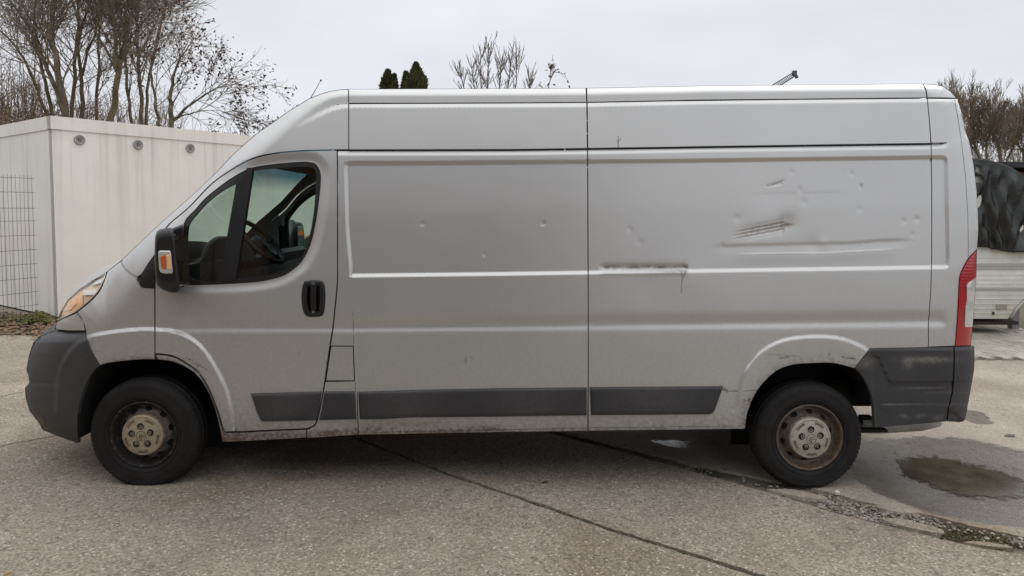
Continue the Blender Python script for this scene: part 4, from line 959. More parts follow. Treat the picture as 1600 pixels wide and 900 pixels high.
# channel filled with mortar, gravel and moss
cu = np.arange(uv(B1)[0, 0]-.9, uv(B1)[-1, 0]+1.6, .05); c1 = np.interp(cu, uv(B1)[:, 0], uv(B1)[:, 1]); c2 = np.interp(cu, uv(B2)[:, 0], uv(B2)[:, 1])
V = []; 
for k in range(6):
    t = -.03+1.06*k/5; q = xy(np.stack([cu, c1+(c2-c1)*t], 1)); z = gz(q[:, 0])-.016+.006*np.sin(cu*9+k)*np.sin(cu*3.1)+rng.normal(0, .0015, len(cu)); V.append(np.stack([q[:, 0], q[:, 1], z], 1))
n = len(cu); V = np.vstack(V)
tag(mk('drain_channel', V, [(k*n+i, k*n+i+1, (k+1)*n+i+1, (k+1)*n+i) for k in range(5) for i in range(n-1)], mat('channel_dirt', (.13, .112, .085), .95, noise=[(9, .5, 6), (60, .4, 3)], bump=(40, .6, .01)), smooth=True), kind='structure')
def icoblob(mb, c, s, r, flat=.7):
    bm = bmesh.new(); bmesh.ops.create_icosphere(bm, subdivisions=1, radius=1)
    R = Matrix.Rotation(r.uniform(0, 6.28), 3, 'Z') @ Matrix.Rotation(r.uniform(-.5, .5), 3, 'X'); k = Vector((r.uniform(.7, 1.3), r.uniform(.6, 1.1), flat*r.uniform(.7, 1.1)))
    bm.verts.index_update()
    V = [R @ Vector((v.co.x*k.x*r.uniform(.8, 1.15), v.co.y*k.y*r.uniform(.8, 1.15), v.co.z*k.z))*s+Vector(c) for v in bm.verts]; Fs = [[q.index for q in f.verts] for f in bm.faces]; bm.free()
    mb.add(V, Fs)
def chan(px0, px1, t0, t1, cnt, seed):
    r = np.random.default_rng(seed); out = []
    while len(out) < cnt:
        px = r.uniform(px0, px1); t = r.uniform(t0, t1)
        a = np.interp(px, [1000, 1090, 1200, 1300, 1380, 1480, 1600], [714, 739, 769, 800, 820, 845, 867]); b = np.interp(px, [1090, 1180, 1290, 1335, 1440, 1530, 1600], [727, 745, 767.5, 781, 801.5, 824, 839])
        g = G(px, a+(b-a)*t); out.append(g)
    return out
r_ = np.random.default_rng(5); mb = MB()
for g in chan(1278, 1400, .12, .95, 330, 11)+chan(1400, 1470, .45, .98, 130, 12)+chan(1470, 1640, .3, .95, 60, 13)+chan(1060, 1280, .2, .8, 40, 14): icoblob(mb, g+[0, 0, -.009], r_.uniform(.005, .014), r_)
tag(mb.build('gravel', mat('gravel_grey', (.26, .235, .20), .85, noise=[(25, .45, 2), (120, .2, 2)])), kind='stuff')
mb = MB()
for g in chan(1470, 1570, .15, .9, 500, 21)+chan(1085, 1130, .0, .9, 60, 22)+chan(1570, 1640, .3, .9, 120, 23): icoblob(mb, g+[0, 0, -.010], r_.uniform(.003, .010), r_, 1.0)
for uu in np.arange(A_lo-.3, A_hi+.8, .006):
    if math.sin(uu*7)+math.sin(uu*2.3+1) > -.9:
        q = xy(np.array([[uu, float(np.interp(uu, uv(A_)[:, 0], uv(A_)[:, 1]))+r_.normal(0, .005)]]))[0]; icoblob(mb, (q[0], q[1], gz(q[0])-.012), r_.uniform(.003, .007), r_, .8)
tag(mb.build('moss', mat('moss', (.055, .050, .018), .95, noise=(30, .5, 3))), kind='stuff')
MORT = concrete('broken_mortar', (.30, .262, .21), speck=.3)
for pl in ([(1195, 764), (1240, 765), (1292, 777), (1284, 781), (1240, 775)], [(1372, 810), (1400, 810), (1440, 818), (1476, 829), (1470, 834), (1430, 827), (1390, 817)], [(1365, 789), (1400, 792), (1428, 795), (1436, 801), (1420, 803), (1380, 796)], [(1500, 847), (1530, 846), (1575, 853), (1580, 857), (1540, 853)]):
    w_ = G(*np.array(pl, float).T); w_ = resample(cr(np.vstack([w_, w_[:1]])[:, :2], 4)[:-1], .02); w_ = w_+rng.normal(0, .002, w_.shape)
    v, f = cdt([w_], np.zeros((0, 2))); b = len(v); n = len(w_); z = lambda p, h: np.stack([p[:, 0], p[:, 1], gz(p[:, 0])+h], 1)
    c = w_.mean(0); 
    mk('mortar_patch', np.vstack([z(c+(v-c)*.95, .002), z(c+(w_-c)*.95, .002), z(w_, -.02)]), f.tolist()+[(b+i, b+n+i, b+n+(i+1) % n, b+(i+1) % n) for i in range(n)], MORT, ground)
# loose things on the concrete
def leaf(name, px, py, s, m, label, cat_, rot=0.3):
    g = G(px, py); P = [(-1, 0, .0), (-.5, .42, .10), (.2, .5, .16), (1, .05, .22), (.3, -.45, .10), (-.5, -.36, .05)]; c, q = math.cos(rot), math.sin(rot)
    V = [(0, 0, .12)]+[(a*c-b*q, a*q+b*c, h) for a, b, h in P]; V = [tuple(np.array(v)*s+g+[0, 0, .002]) for v in V]
    tag(mk(name, V, [(0, i, i % 6+1) for i in range(1, 7)], m), label, cat_)
LF = mat('dead_leaf', (.035, .030, .028), .6)
leaf('fallen_leaf', 851, 754.5, .026, LF, 'dark dead leaf lying on the concrete below the middle of the van', 'leaf')
leaf('fallen_leaf', 12, 897, .02, mat('tan_leaf', (.30, .15, .04), .7), 'tan leaf at the bottom left corner of the concrete', 'leaf', 1.2)
leaf('fallen_leaf', 1578, 682, .05, LF, 'dark flat leaf lying alone on the dry concrete right of the puddle', 'leaf', .1)
mb = MB(); icoblob(mb, G(1308, 773)+[0, 0, .012], .022, r_, .8); tag(mb.build('pebble', mat('white_pebble', (.62, .58, .52), .8)), 'pale pebble standing proud of the gravel beside the rear tyre', 'stone')
mb = MB()
for k in range(170):
    px, py = r_.uniform(-20, 1600), r_.uniform(690, 905); g = G(px, py); icoblob(mb, g+[0, 0, .001], r_.uniform(.002, .0055), r_, .7)
tag(mb.build('grit', mat('loose_grit', (.16, .14, .12), .9, noise=(9, .7, 2))), kind='stuff')
# paving of small concrete setts behind the van, right
PV = G(1535, 562); pave = tag(gpoly('paving', .006, PV[0]-2.5, PV[0]+14, PV[1], PV[1]+14, mat('sett_joint', (.10, .085, .06), .95, noise=(20, .4, 4))), kind='structure')
PM = mat('concrete_sett', (.34, .31, .27), .85, noise=[(2.5, .25, 4), (40, .15, 3)]); pm = None; r2 = np.random.default_rng(3)
for i in range(25):
    for j in range(12):
        x = PV[0]-.55+i*.104; y = PV[1]+.06+j*.206+(.103 if i % 2 else 0)
        if pm is None:
            o = MB().box((0, 0, 0), (.097, .198, .05), bev=.006).build('sett', PM, pave); pm = o.data
            o.location = Vector((x, y, gz(x)+.0))
        else:
            o = link('sett', pm, pave); o.location = Vector((x, y, gz(x)+r2.uniform(-.004, .003))); o.rotation_euler = (r2.normal(0, .012), r2.normal(0, .012), r2.normal(0, .01))

# ================================================================== GARAGE, FENCE, VERGE (left)
P0 = G(91, 499); dR = np.array([.587, .81, 0]); dL = np.array([-.81, .587, 0]); nR = np.array([.81, -.587, 0]); nL = np.array([-.587, -.81, 0])
zt = U(83, 181, P0[1])[2]; zb_ = U(83.5, 201.5, P0[1])[2]
garage = thing('concrete_garage', 'cream prefabricated concrete garage with three round vents under its flat roof edge', 'garage', tuple(P0))
def plaster(name):
    m = mat(name, (.80, .78, .735), .9, noise=[(1.2, .05, 5), (150, .10, 2)], bump=[(170, .5, .004), (5, .1, .01)])
    n = m.node_tree.nodes; l = m.node_tree.links; b = n['Principled BSDF']; src = b.inputs['Base Color'].links[0].from_socket
    geo = n.new('ShaderNodeNewGeometry'); mp = n.new('ShaderNodeMapping'); mp.inputs['Scale'].default_value = (5, 5, .16); l.new(geo.outputs['Position'], mp.inputs[0])
    t = n.new('ShaderNodeTexNoise'); t.inputs['Scale'].default_value = 1.6; t.inputs['Detail'].default_value = 7; t.inputs['Roughness'].default_value = .65; l.new(mp.outputs[0], t.inputs['Vector'])
    r = n.new('ShaderNodeMapRange'); r.inputs[1].default_value = .50; r.inputs[2].default_value = .72; r.inputs[3].default_value = 0; r.inputs[4].default_value = .55; l.new(t.outputs['Fac'], r.inputs[0])
    a = n.new('ShaderNodeAttribute'); a.attribute_name = 'streak'; q = n.new('ShaderNodeMath'); q.operation = 'MULTIPLY'; l.new(r.outputs[0], q.inputs[0]); l.new(a.outputs['Fac'], q.inputs[1])
    k = n.new('ShaderNodeMix'); k.data_type = 'RGBA'; l.new(q.outputs[0], k.inputs[0]); l.new(src, k.inputs[6]); k.inputs[7].default_value = (.30, .25, .19, 1); l.new(k.outputs[2], b.inputs['Base Color'])
    return m
PL = plaster('cream_pebbledash')
def wallgrid(name, p, d, length, z0, z1, nz, m, st, thick, nrm):
    """wall with real thickness and a streak attribute"""
    nx = 24; V = []; A = []
    for side in (0, 1):
        for j in range(nz+1):
            for i in range(nx+1):
                z = z0+(z1-z0)*j/nz; q = p+d*length*i/nx-nrm*thick*side; V.append((q[0], q[1], z)); A.append(st(i/nx, (z-z0)/(z1-z0)))
    n1 = (nx+1)*(nz+1); Fs = []
    for j in range(nz):
        for i in range(nx):
            a = j*(nx+1)+i; Fs.append((a, a+1, a+nx+2, a+nx+1)); Fs.append((n1+a, n1+a+nx+1, n1+a+nx+2, n1+a+1))
    top = nz*(nx+1)
    for i in range(nx): Fs.append((top+i, top+i+1, n1+top+i+1, n1+top+i)); Fs.append((i, n1+i, n1+i+1, i+1))
    for e_ in (0, nx): 
        for j in range(nz): a = j*(nx+1)+e_; Fs.append((a, a+nx+1, n1+a+nx+1, n1+a))
    return mk(name, V, Fs, m, garage, attrs={'streak': A})
LR, LL = 9.5, 6.0
wallgrid('wall', P0+[0, 0, 0], dR, LR, .06, zb_+.01, 8, PL, lambda s, h: .15+.85*max(0, h-.45)*1.4, .12, nR)
wallgrid('wall', P0-nR*.0+dL*.003, dL, LL, .06, zb_+.01, 8, PL, lambda s, h: .95-.35*h, .12, nL)
PF = plaster('roof_edge_plaster')
o_ = (nR+nL)*.018
wallgrid('roof_edge', P0+o_, dR, LR+.02, zb_, zt, 2, PF, lambda s, h: .35, .14, nR)
wallgrid('roof_edge', P0+o_+dL*.003, dL, LL+.02, zb_, zt, 2, PF, lambda s, h: .4, .14, nL)
q = [P0+o_*.5, P0+dR*LR, P0+dR*LR+dL*LL, P0+dL*LL]
mk('roof', [(a[0], a[1], zt-.03) for a in q]+[(a[0], a[1], zt-.12) for a in q], [(0, 1, 2, 3), (7, 6, 5, 4)], mat('roof_felt', (.09, .085, .08), .9), garage)
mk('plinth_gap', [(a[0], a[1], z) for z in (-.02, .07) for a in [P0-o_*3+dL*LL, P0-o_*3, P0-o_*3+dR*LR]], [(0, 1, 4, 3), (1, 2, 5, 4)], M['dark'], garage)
mb_pts = [P0+o_*1.06+np.array([0, 0, 0])]
VG = mat('vent_grey', (.33, .32, .31), .6, noise=(40, .15, 3)); RW = Matrix((dR, nR*-1, (0, 0, 1))).transposed()
for px, py in ((124, 218.5), (215.5, 226), (297, 231.5)):
    # where the sight line meets the right-hand wall
    a, b = U(px, py, 0), U(px, py, 4); dd = b-a; s = np.dot(nR, P0-a)/np.dot(nR, dd); c = a+dd*s
    def rot(mb): mb.v = [tuple(np.array(RW @ Vector(v))+c) for v in mb.v]; return mb
    v = rot(MB().lathe([(-.002, .082), (-.022, .080), (-.026, .066), (-.014, .056), (-.012, .001)], 24)).build('vent', VG, garage)
    mb = MB().lathe([(-.0125, .052), (-.0135, .0005)], 20); rot(mb).build('vent_hole', M['dark'], v)
    mb = MB()
    for z in (-.03, -.01, .01, .03): mb.box((0, -.016, z), (.09*math.sqrt(1-(z/.055)**2), .006, .006))
    mb.box((0, -.018, 0), (.006, .006, .09)); rot(mb).build('vent_grille', VG, v)
# mesh fence
FR, FL = U(53.5, 390, CY+9.75), U(0, 390, CY+9.3); fd = (FR-FL); fd[2] = 0; FLn = np.linalg.norm(fd); fd /= FLn
fence = thing('wire_mesh_fence', 'grey welded wire mesh fence panel in front of the cream garage wall', 'fence', (FR[0], FR[1], gz(FR[0])))
FM = mat('galvanised_wire', (.11, .108, .105), .5, .6)
zl = [float(U(50, y, FR[1])[2]) for y in (278.8, 301, 325.5, 345, 367.5, 390, 412, 433.5, 455.5, 476, 497)]
for z in zl: MB().tube([(FR[0]+fd[0]*.03, FR[1]+fd[1]*.03, z), (FR[0]-fd[0]*2.2, FR[1]-fd[1]*2.2, z)], .0034, 5).build('horizontal_wire', FM, fence)
wob = np.random.default_rng(9)
for k in range(40):
    s = k*.0565; p = FR-fd*s; x = wob.normal(0, .003, 6); zz = np.linspace(zl[-1]-.04, zl[0]+.04, 6)
    MB().tube([(p[0]+x[i]+.015*(zl[0]-zz[i])/2*0, p[1]-.005, zz[i]) for i in range(6)], .0026, 5).build('vertical_wire', FM, fence)
for s in (1.15, 2.2):
    p = FR-fd*s; MB().box((p[0], p[1]+.03, .95), (.05, .05, 2.0)).build('post', FM, fence)
# verge
r3 = np.random.default_rng(4)
vv, vf = cdt([G(*np.array([(-140, 520), (-40, 524), (40, 523), (70, 526), (110, 520), (110, 503), (60, 497), (0, 488), (-140, 470)], float).T)[:, :2]], np.zeros((0, 2)))
tag(mk('verge', np.stack([vv[:, 0], vv[:, 1], gz(vv[:, 0])+.012], 1), vf, mat('verge_soil', (.10, .075, .045), .95, noise=[(8, .4, 5), (50, .4, 3)], bump=(40, .8, .02))), kind='structure')
mb = MB()
for k in range(1500):
    px = r3.uniform(-120, 110); py = r3.normal(510, 8)+max(0, -px)*-.1
    g = G(px, min(max(py, 490), 531)); s = r3.uniform(.02, .045); a = r3.uniform(0, 6.28); t = r3.uniform(.1, .7)
    d1 = np.array([math.cos(a), math.sin(a), r3.uniform(-.2, .5)])*s; d2 = np.array([-math.sin(a), math.cos(a), t])*s*.6; z = np.array([0, 0, .015+r3.uniform(0, .03)])
    mb.add([g+z-d1, g+z+d2, g+z+d1, g+z-d2], [(0, 1, 2, 3)])
tag(mb.build('leaf_litter', mat('brown_leaves', (.17, .105, .065), .85, noise=(14, .55, 2))), kind='stuff')
mb = MB()
for k in range(700):
    px = r3.normal(62, 12) if k % 4 else r3.uniform(-60, 60); g = G(px, r3.normal(502, 3)); icoblob(mb, g+[0, 0, .02+r3.uniform(0, .10)*math.exp(-((px-62)/14)**2)], r3.uniform(.015, .035), r3, .8)
tag(mb.build('moss', mat('green_moss', (.085, .085, .02), .95, noise=(25, .5, 3))), kind='stuff')

# ================================================================== TREES
TR = np.random.default_rng(21)
BARK = mat('bark', (.14, .115, .08), .9, noise=[(3, .3, 4), (25, .3, 3)], bump=(30, .5, .01)); TWIG = mat('twig_bark', (.19, .15, .105), .9, noise=(2, .3, 3))
BARKG = mat('mossy_bark', (.17, .14, .075), .9, noise=[(4, .3, 4), (30, .3, 3)]); LEAFD = mat('withered_leaf', (.085, .050, .040), .8, noise=(5, .4, 2)); TWIGR = mat('russet_twig', (.19, .125, .08), .9, noise=(2, .3, 3))
class Twig:
    def __init__(s): s.v = []; s.f = []
    def tube(s, P, R, n=3):
        b = len(s.v); k = len(P)
        t = P[-1]-P[0]; t = t/max(np.linalg.norm(t), 1e-9); u = np.cross(t, [0.31, .8, .5]); u /= np.linalg.norm(u); q = np.cross(t, u)
        ang = np.arange(n)*2*math.pi/n; ring = np.cos(ang)[:, None]*u+np.sin(ang)[:, None]*q
        s.v.append((P[:, None, :]+ring[None]*np.asarray(R)[:, None, None]).reshape(-1, 3))
        return k, n
class Tree:
    def __init__(s): s.V = []; s.F = []; s.n = 0
    def tube(s, P, R, n=3):
        P = np.asarray(P); k = len(P)
        t = P[-1]-P[0]; t = t/max(np.linalg.norm(t), 1e-9); u = np.cross(t, [.31, .8, .5]); u /= np.linalg.norm(u); q = np.cross(t, u)
        ang = np.arange(n)*2*math.pi/n; ring = np.cos(ang)[:, None]*u+np.sin(ang)[:, None]*q
        s.V.append((P[:, None, :]+ring[None]*np.asarray(R)[:, None, None]).reshape(-1, 3))
        b = s.n
        for i in range(k-1):
            for j in range(n): j2 = (j+1) % n; s.F.append((b+i*n+j, b+i*n+j2, b+(i+1)*n+j2, b+(i+1)*n+j))
        s.n += k*n
    def quad(s, P): s.V.append(np.asarray(P)); b = s.n; s.F.append((b, b+1, b+2, b+3)); s.n += 4
    def build(s, name, m, parent): return mk(name, np.vstack(s.V), s.F, m, parent, smooth=False)
def grow(T, p, d, L, r, lev, cfg, ends):
    """one bare branch with its children"""
    k = 4 if lev < 3 else 3; P = [p]; q = p.copy(); dd = d.copy()
    for i in range(k):
        dd = dd+TR.normal(0, cfg['wander'], 3)+np.array([0, 0, cfg['up']]); dd /= np.linalg.norm(dd); q = q+dd*L/k; P.append(q)
    P = np.array(P); R = np.linspace(r, max(r*.35, cfg['rmin']*.7), k+1); T.tube(P, R, 5 if r > .03 else 3)
    if lev >= cfg['lev']: ends.append((P[-1], dd)); return
    nch = cfg['n'][lev]; nch = max(1, int(round(nch*TR.uniform(.7, 1.3))))
    for c in range(nch):
        t = TR.uniform(.18, 1.0); i = min(int(t*k), k-1); fp = P[i]+(P[i+1]-P[i])*(t*k-i); ax = P[i+1]-P[i]; ax /= np.linalg.norm(ax)
        side = np.cross(ax, TR.normal(0, 1, 3)); side /= np.linalg.norm(side); a = TR.uniform(*cfg['ang'])
        nd_ = ax*math.cos(a)+side*math.sin(a)
        grow(T, fp, nd_, L*TR.uniform(*cfg['ratio'])*(1.1-.45*t), max(r*TR.uniform(.4, .6)*(1.1-.5*t), cfg['rmin']), lev+1, cfg, ends)
BASE = dict(wander=.10, up=.05, rmin=.0048, lev=3, n=[6, 7, 6, 3], ang=(.35, .95), ratio=(.42, .68))
def bare_tree(name, label, y, trunks, cfgu=None, bark=BARK, twig=TWIG, n0=14, L0=(1.2, 2.6), leaves=0, group='bare winter trees behind the garage', t0=.25, catg='tree', ends_cap=True):
    cfg = dict(BASE); cfg.update(cfgu or {})
    b = trunks[0][0]; base = U(b[0], b[1], y); base[2] = gz(base[0])-.05
    t = thing(name, label, catg, tuple(base), group)
    TT, TC = Tree(), Tree(); ends = []
    for tr in trunks:
        tr = np.asarray(tr, float); sm_ = cr(tr[:, :2], 5); rr = np.interp(np.linspace(0, 1, len(sm_)), np.linspace(0, 1, len(tr)), tr[:, 2])*(y-CY)/F
        P = U(sm_[:, 0], sm_[:, 1], y); off = np.cumsum(TR.normal(0, .03, len(P))); P[:, 1] += off
        if tr is trunks[0] or tr[0, 1] > 150:
            g = P[0].copy(); g[2] = gz(g[0])-.05; P = np.vstack([g, P]); rr = np.concatenate([[rr[0]*1.5], rr])
        TT.tube(P, rr, 8)
        m = len(P)
        for c in range(int(n0)):
            s = TR.uniform(t0, 1)*(m-1); i = min(int(s), m-2); fp = P[i]+(P[i+1]-P[i])*(s-i); ax = P[i+1]-P[i]; ax /= np.linalg.norm(ax)
            side = np.cross(ax, TR.normal(0, 1, 3)); side /= np.linalg.norm(side); a = TR.uniform(.4, 1.0)
            grow(TC, fp, ax*math.cos(a)+side*math.sin(a), TR.uniform(*L0), max(rr[i]*cfg.get('lim', .38), cfg['rmin']*1.6), 1, cfg, ends)
        if ends_cap: grow(TC, P[-1], (P[-1]-P[-2])/np.linalg.norm(P[-1]-P[-2]), L0[1]*.8, rr[-1], 1, cfg, ends)
    TT.build('trunk', bark, t); TC.build('crown', twig, t)
    if leaves:
        TL_ = Tree()
        for (p, d) in ends:
            for k in range(leaves):
                if TR.uniform() < .55: continue
                c = p+TR.normal(0, .07, 3)+[0, 0, -.05]; a = TR.normal(0, 1, 3); a /= np.linalg.norm(a); b_ = np.cross(a, TR.normal(0, 1, 3)); b_ /= np.linalg.norm(b_); s = TR.uniform(.028, .055)
                TL_.quad([c-a*s, c+b_*s*.5, c+a*s, c-b_*s*.5])
        TL_.build('leaves', LEAFD, t)
    return t
G1 = 'bare winter trees behind the garage'
T_ = bare_tree
T_('bare_tree', 'thick leaning bare tree whose trunk curves left to the top edge above the garage corner', 11.5, [[(104, 200, 5.5), (97, 150, 5), (88, 92, 4), (79, 45, 3.4), (77, 5, 2.8), (78, -60, 2)], [(100, 175, 3.5), (80, 130, 3.2), (58, 75, 2.6), (36, 28, 2.1), (12, -5, 1.6), (-20, -40, 1)]], n0=21)
T_('bare_tree', 'tallest straight bare tree with a mossy forked trunk behind the middle of the garage wall', 12.0, [[(166, 200, 5), (171, 160, 4.6), (178, 110, 4.2), (186, 65, 3.6), (194, 30, 2.8), (206, -15, 2), (215, -60, 1.4)], [(178, 105, 3), (180, 60, 2.8), (178, 20, 2.4), (180, -40, 1.6)]], bark=BARKG, n0=20)
T_('bare_tree', 'dark thin bare tree that forks low, left of the tallest straight tree', 12.6, [[(128, 200, 3.4), (128, 150, 3), (127, 100, 2.4), (130, 55, 2), (140, 20, 1.6), (146, -20, 1.2)], [(129, 120, 2), (137, 85, 1.8), (152, 40, 1.4), (163, 0, 1.1)]], n0=18)
T_('bare_tree', 'slim bare tree with greenish bark between the forked trunk and the tallest tree', 13.5, [[(108, 200, 3), (112, 150, 2.8), (116, 90, 2.4), (121, 40, 1.8), (118, -10, 1.2)]], bark=BARKG, n0=14)
T_('bare_tree', 'slender twin-stemmed bare tree just right of the tallest straight tree', 13.0, [[(206, 200, 2.4), (199, 150, 2.2), (193, 100, 1.8), (190, 60, 1.4), (188, 10, 1)], [(222, 200, 3), (221, 150, 2.8), (220, 100, 2.4), (219, 55, 1.9), (217, 0, 1.3)]], n0=14)
T_('bare_tree', 'slim bare tree leaning right near the right end of the garage trees', 13.8, [[(228, 200, 2.4), (236, 130, 2), (246, 70, 1.6), (256, 25, 1.2), (262, -20, .8)]], bark=BARKG, n0=14, L0=(1, 2.2))
T_('bare_tree', 'low spreading tree hung with dark withered leaves at the right of the garage trees', 11.0, [[(266, 205, 4), (268, 175, 3.6), (268, 150, 2.8), (275, 120, 2), (292, 85, 1.2)], [(267, 190, 2.6), (285, 170, 2.2), (315, 150, 1.7), (340, 135, 1)], [(268, 185, 2.2), (300, 178, 1.7), (335, 172, 1.2), (358, 178, .7)], [(249, 200, 2.6), (247, 165, 2.2), (240, 130, 1.6), (238, 95, 1)]], dict(up=.0, n=[5, 5, 4, 3]), n0=9, L0=(.7, 1.35), leaves=4, t0=.3)
T_('bare_tree', 'many-stemmed bare tree whose limbs fan out at the top left corner', 13.2, [[(84, 200, 3), (70, 140, 2.6), (58, 80, 2), (50, 20, 1.6), (54, -30, 1)], [(78, 190, 2.6), (55, 130, 2.2), (30, 80, 1.8), (0, 45, 1.4), (-40, 20, 1)]], n0=14)
T_('bare_tree', 'thin upright bare tree between the two thickest trunks', 14.5, [[(150, 200, 2.4), (149, 150, 2.2), (150, 90, 1.8), (148, 40, 1.3), (153, -10, 1)]], n0=16)
def thicket(name, pxr, pyr, yr, cnt, H, m, twigs=4, lean=.2, label=None, rr=.012):
    T = Tree()
    for k in range(cnt):
        px = TR.uniform(*pxr); y = TR.uniform(*yr); p = U(px, 400, y); p[2] = gz(p[0]); top = U(px, TR.uniform(*pyr), y)[2]
        L = top*TR.uniform(.75, 1.0); d = np.array([TR.normal(0, lean), TR.normal(0, lean), 1]); d /= np.linalg.norm(d); q = p+d*L
        mid = (p+q)/2+TR.normal(0, .08, 3); T.tube([p, mid, q], [rr, rr*.7, rr*.4], 3)
        for c in range(twigs):
            t = TR.uniform(.35, 1); a = p+(q-p)*t; e_ = a+(np.array([TR.normal(0, .5), TR.normal(0, .5), TR.uniform(.3, 1)]))*TR.uniform(.3, .9); T.tube([a, (a+e_)/2+TR.normal(0, .03, 3), e_], [rr*.55, rr*.45, rr*.3], 3)
            for c2 in range(2):
                b_ = a+(e_-a)*TR.uniform(.3, .9); e2 = b_+TR.normal(0, .2, 3)+[0, 0, .12]; T.tube([b_, e2], [rr*.4, rr*.28], 3)
    o = mk(name, np.vstack(T.V), T.F, m); tag(o, kind='stuff'); return o
thicket('thicket', (-90, 62), (55, 150), (10.5, 14.5), 330, 4, TWIGR, 6, .13)
thicket('thicket', (60, 250), (120, 185), (11.5, 15), 300, 4, TWIGR, 6, .16)
# bush and leafy twig rising over the roof
T_('bare_bush', 'upright pale bare bush showing its twig tips above the middle of the van roof', 9.0, [[(762, 190, 1.6), (762, 140, 1.2), (763, 100, .8), (764, 70, .4)], [(770, 190, 1.4), (780, 140, 1.1), (783, 108, .7), (784, 90, .4)], [(775, 190, 1.4), (792, 140, 1.1), (797, 110, .8), (798, 92, .4)], [(750, 190, 1.4), (742, 140, 1), (738, 118, .5), (737, 104, .4)], [(755, 190, 1.2), (752, 140, 1), (751, 100, .5), (752, 84, .4)], [(785, 190, 1.2), (804, 140, .9), (807, 112, .5), (808, 86, .3)], [(745, 190, 1.2), (727, 145, .8), (722, 125, .5), (720, 116, .3)], [(790, 190, 1.2), (822, 150, .8), (828, 130, .5), (829, 116, .3)]],
   dict(lev=2, n=[4, 4, 3], ratio=(.4, .6), ang=(.15, .42), up=.2, rmin=.0040, wander=.05), n0=22, L0=(.16, .36), group=None, twig=mat('pale_twig', (.16, .13, .105), .9), t0=.3, catg='bush', ends_cap=False)
T_('leafy_sapling', 'small dark sapling tip with a few shrivelled leaves above the van roof', 8.0, [[(858, 190, 1.2), (857, 140, .9), (861, 118, .7), (858, 98, .4)], [(861, 120, .6), (868, 110, .5), (875, 108, .4)]], dict(lev=2, n=[3, 3, 2], up=.05), n0=4, L0=(.18, .34), leaves=3, group=None, catg='sapling', ends_cap=False)
# trees on the right
G2 = 'bare trees behind the caravan'
rc = dict(lim=.26, up=.16, wander=.09, n=[6, 7, 6, 3], ang=(.25, .75), ratio=(.5, .72), rmin=.0052)
for (lab, y, tr, L) in (
    ('olive-barked bare tree rising right beside the rear corner of the van', 14, [[(1535, 290, 3), (1530, 240, 2.4), (1526, 205, 1.6), (1521, 180, .9)], [(1545, 270, 2), (1540, 230, 1.6), (1545, 195, .9)]], (.5, 1.0)),
    ('dense greyish bare tree, second from the van behind the caravan', 17, [[(1565, 290, 3), (1560, 230, 2.6), (1552, 215, 1.6), (1550, 190, .9)], [(1570, 260, 2), (1580, 225, 1.4), (1584, 205, .9)]], (.5, 1.1)),
    ('dense bare tree at the right edge behind the dark shed roof', 16, [[(1605, 290, 3), (1598, 240, 2.6), (1590, 225, 1.6), (1592, 200, .9)]], (.5, 1.1)),
    ('tall thin bare tree whose highest twigs meet the rear roof corner of the van', 19, [[(1500, 290, 2.6), (1500, 220, 2.0), (1497, 185, 1.2), (1494, 168, .7)]], (.5, 1.0)),
    ('wide bare tree just outside the right edge behind the caravan', 17, [[(1660, 290, 3), (1655, 230, 2.6), (1640, 200, 1.6), (1635, 180, 1)]], (.6, 1.1)),
    ('far bare tree at the right beyond the caravan yard', 18, [[(1740, 290, 3), (1735, 230, 2.6), (1725, 200, 1.6)]], (.6, 1.1))):
    T_('bare_tree', lab, y, tr, rc, BARKG if 'olive' in lab else BARK, TWIG, n0=26, L0=L, group=G2, t0=.2)
thicket('hedge_twigs', (1490, 1800), (180, 270), (13.5, 19), 420, 4, TWIG, 6, .18)
# conifers
CON = mat('thuja_green', (.062, .066, .022), .9, noise=[(3, .4, 3), (20, .3, 2)])
def conifer(label, px, py, y, half_px):
    top = U(px, py, y); hw = half_px*(y-CY)/F; base = np.array([top[0], y, gz(top[0])]); H = top[2]-base[2]; vis = 38*(y-CY)/F
    t = thing('conifer', label, 'tree', tuple(base), 'conifers peeping over the van roof')
    MB().tube([tuple(base), tuple(base+[0, 0, H*.6]), tuple(base+[0, 0, H-.1])], [.12, .07, .01], 7).build('trunk', BARK, t)
    T = Tree()
    for k in range(5200):
        z = H*(1-TR.uniform(0, 1)**1.6*.72) if k % 3 else H-TR.uniform(0, vis*1.2)
        dz = H-z; rad = hw*min(1.9, (dz/vis)**.78)*(.9+.16*math.sin(z*9+px)); a = TR.uniform(0, 6.28); rr = rad*TR.uniform(.45, 1)**.5*(1+.15*math.sin(3*a+z*4))
        c = base+[rr*math.cos(a), rr*math.sin(a), z]; s = TR.uniform(.035, .075); o = np.array([math.cos(a)*.5, math.sin(a)*.5, 1])+TR.normal(0, .3, 3); o /= np.linalg.norm(o); q = np.cross(o, TR.normal(0, 1, 3)); q /= np.linalg.norm(q)
        T.quad([c-o*s, c+q*s*.5, c+o*s*1.3, c-q*s*.5])
    T.build('crown', CON, t)
conifer('green conifer tip, leftmost and alone above the van roof', 606, 112, 12, 17)
conifer('short rounded conifer tip leaning on the leftmost conifer', 616, 119, 12.3, 10)
conifer('narrow low conifer tip beside the tallest conifer', 634, 115, 12.2, 11)
conifer('tallest conifer tip above the van roof', 650, 101, 12, 19)
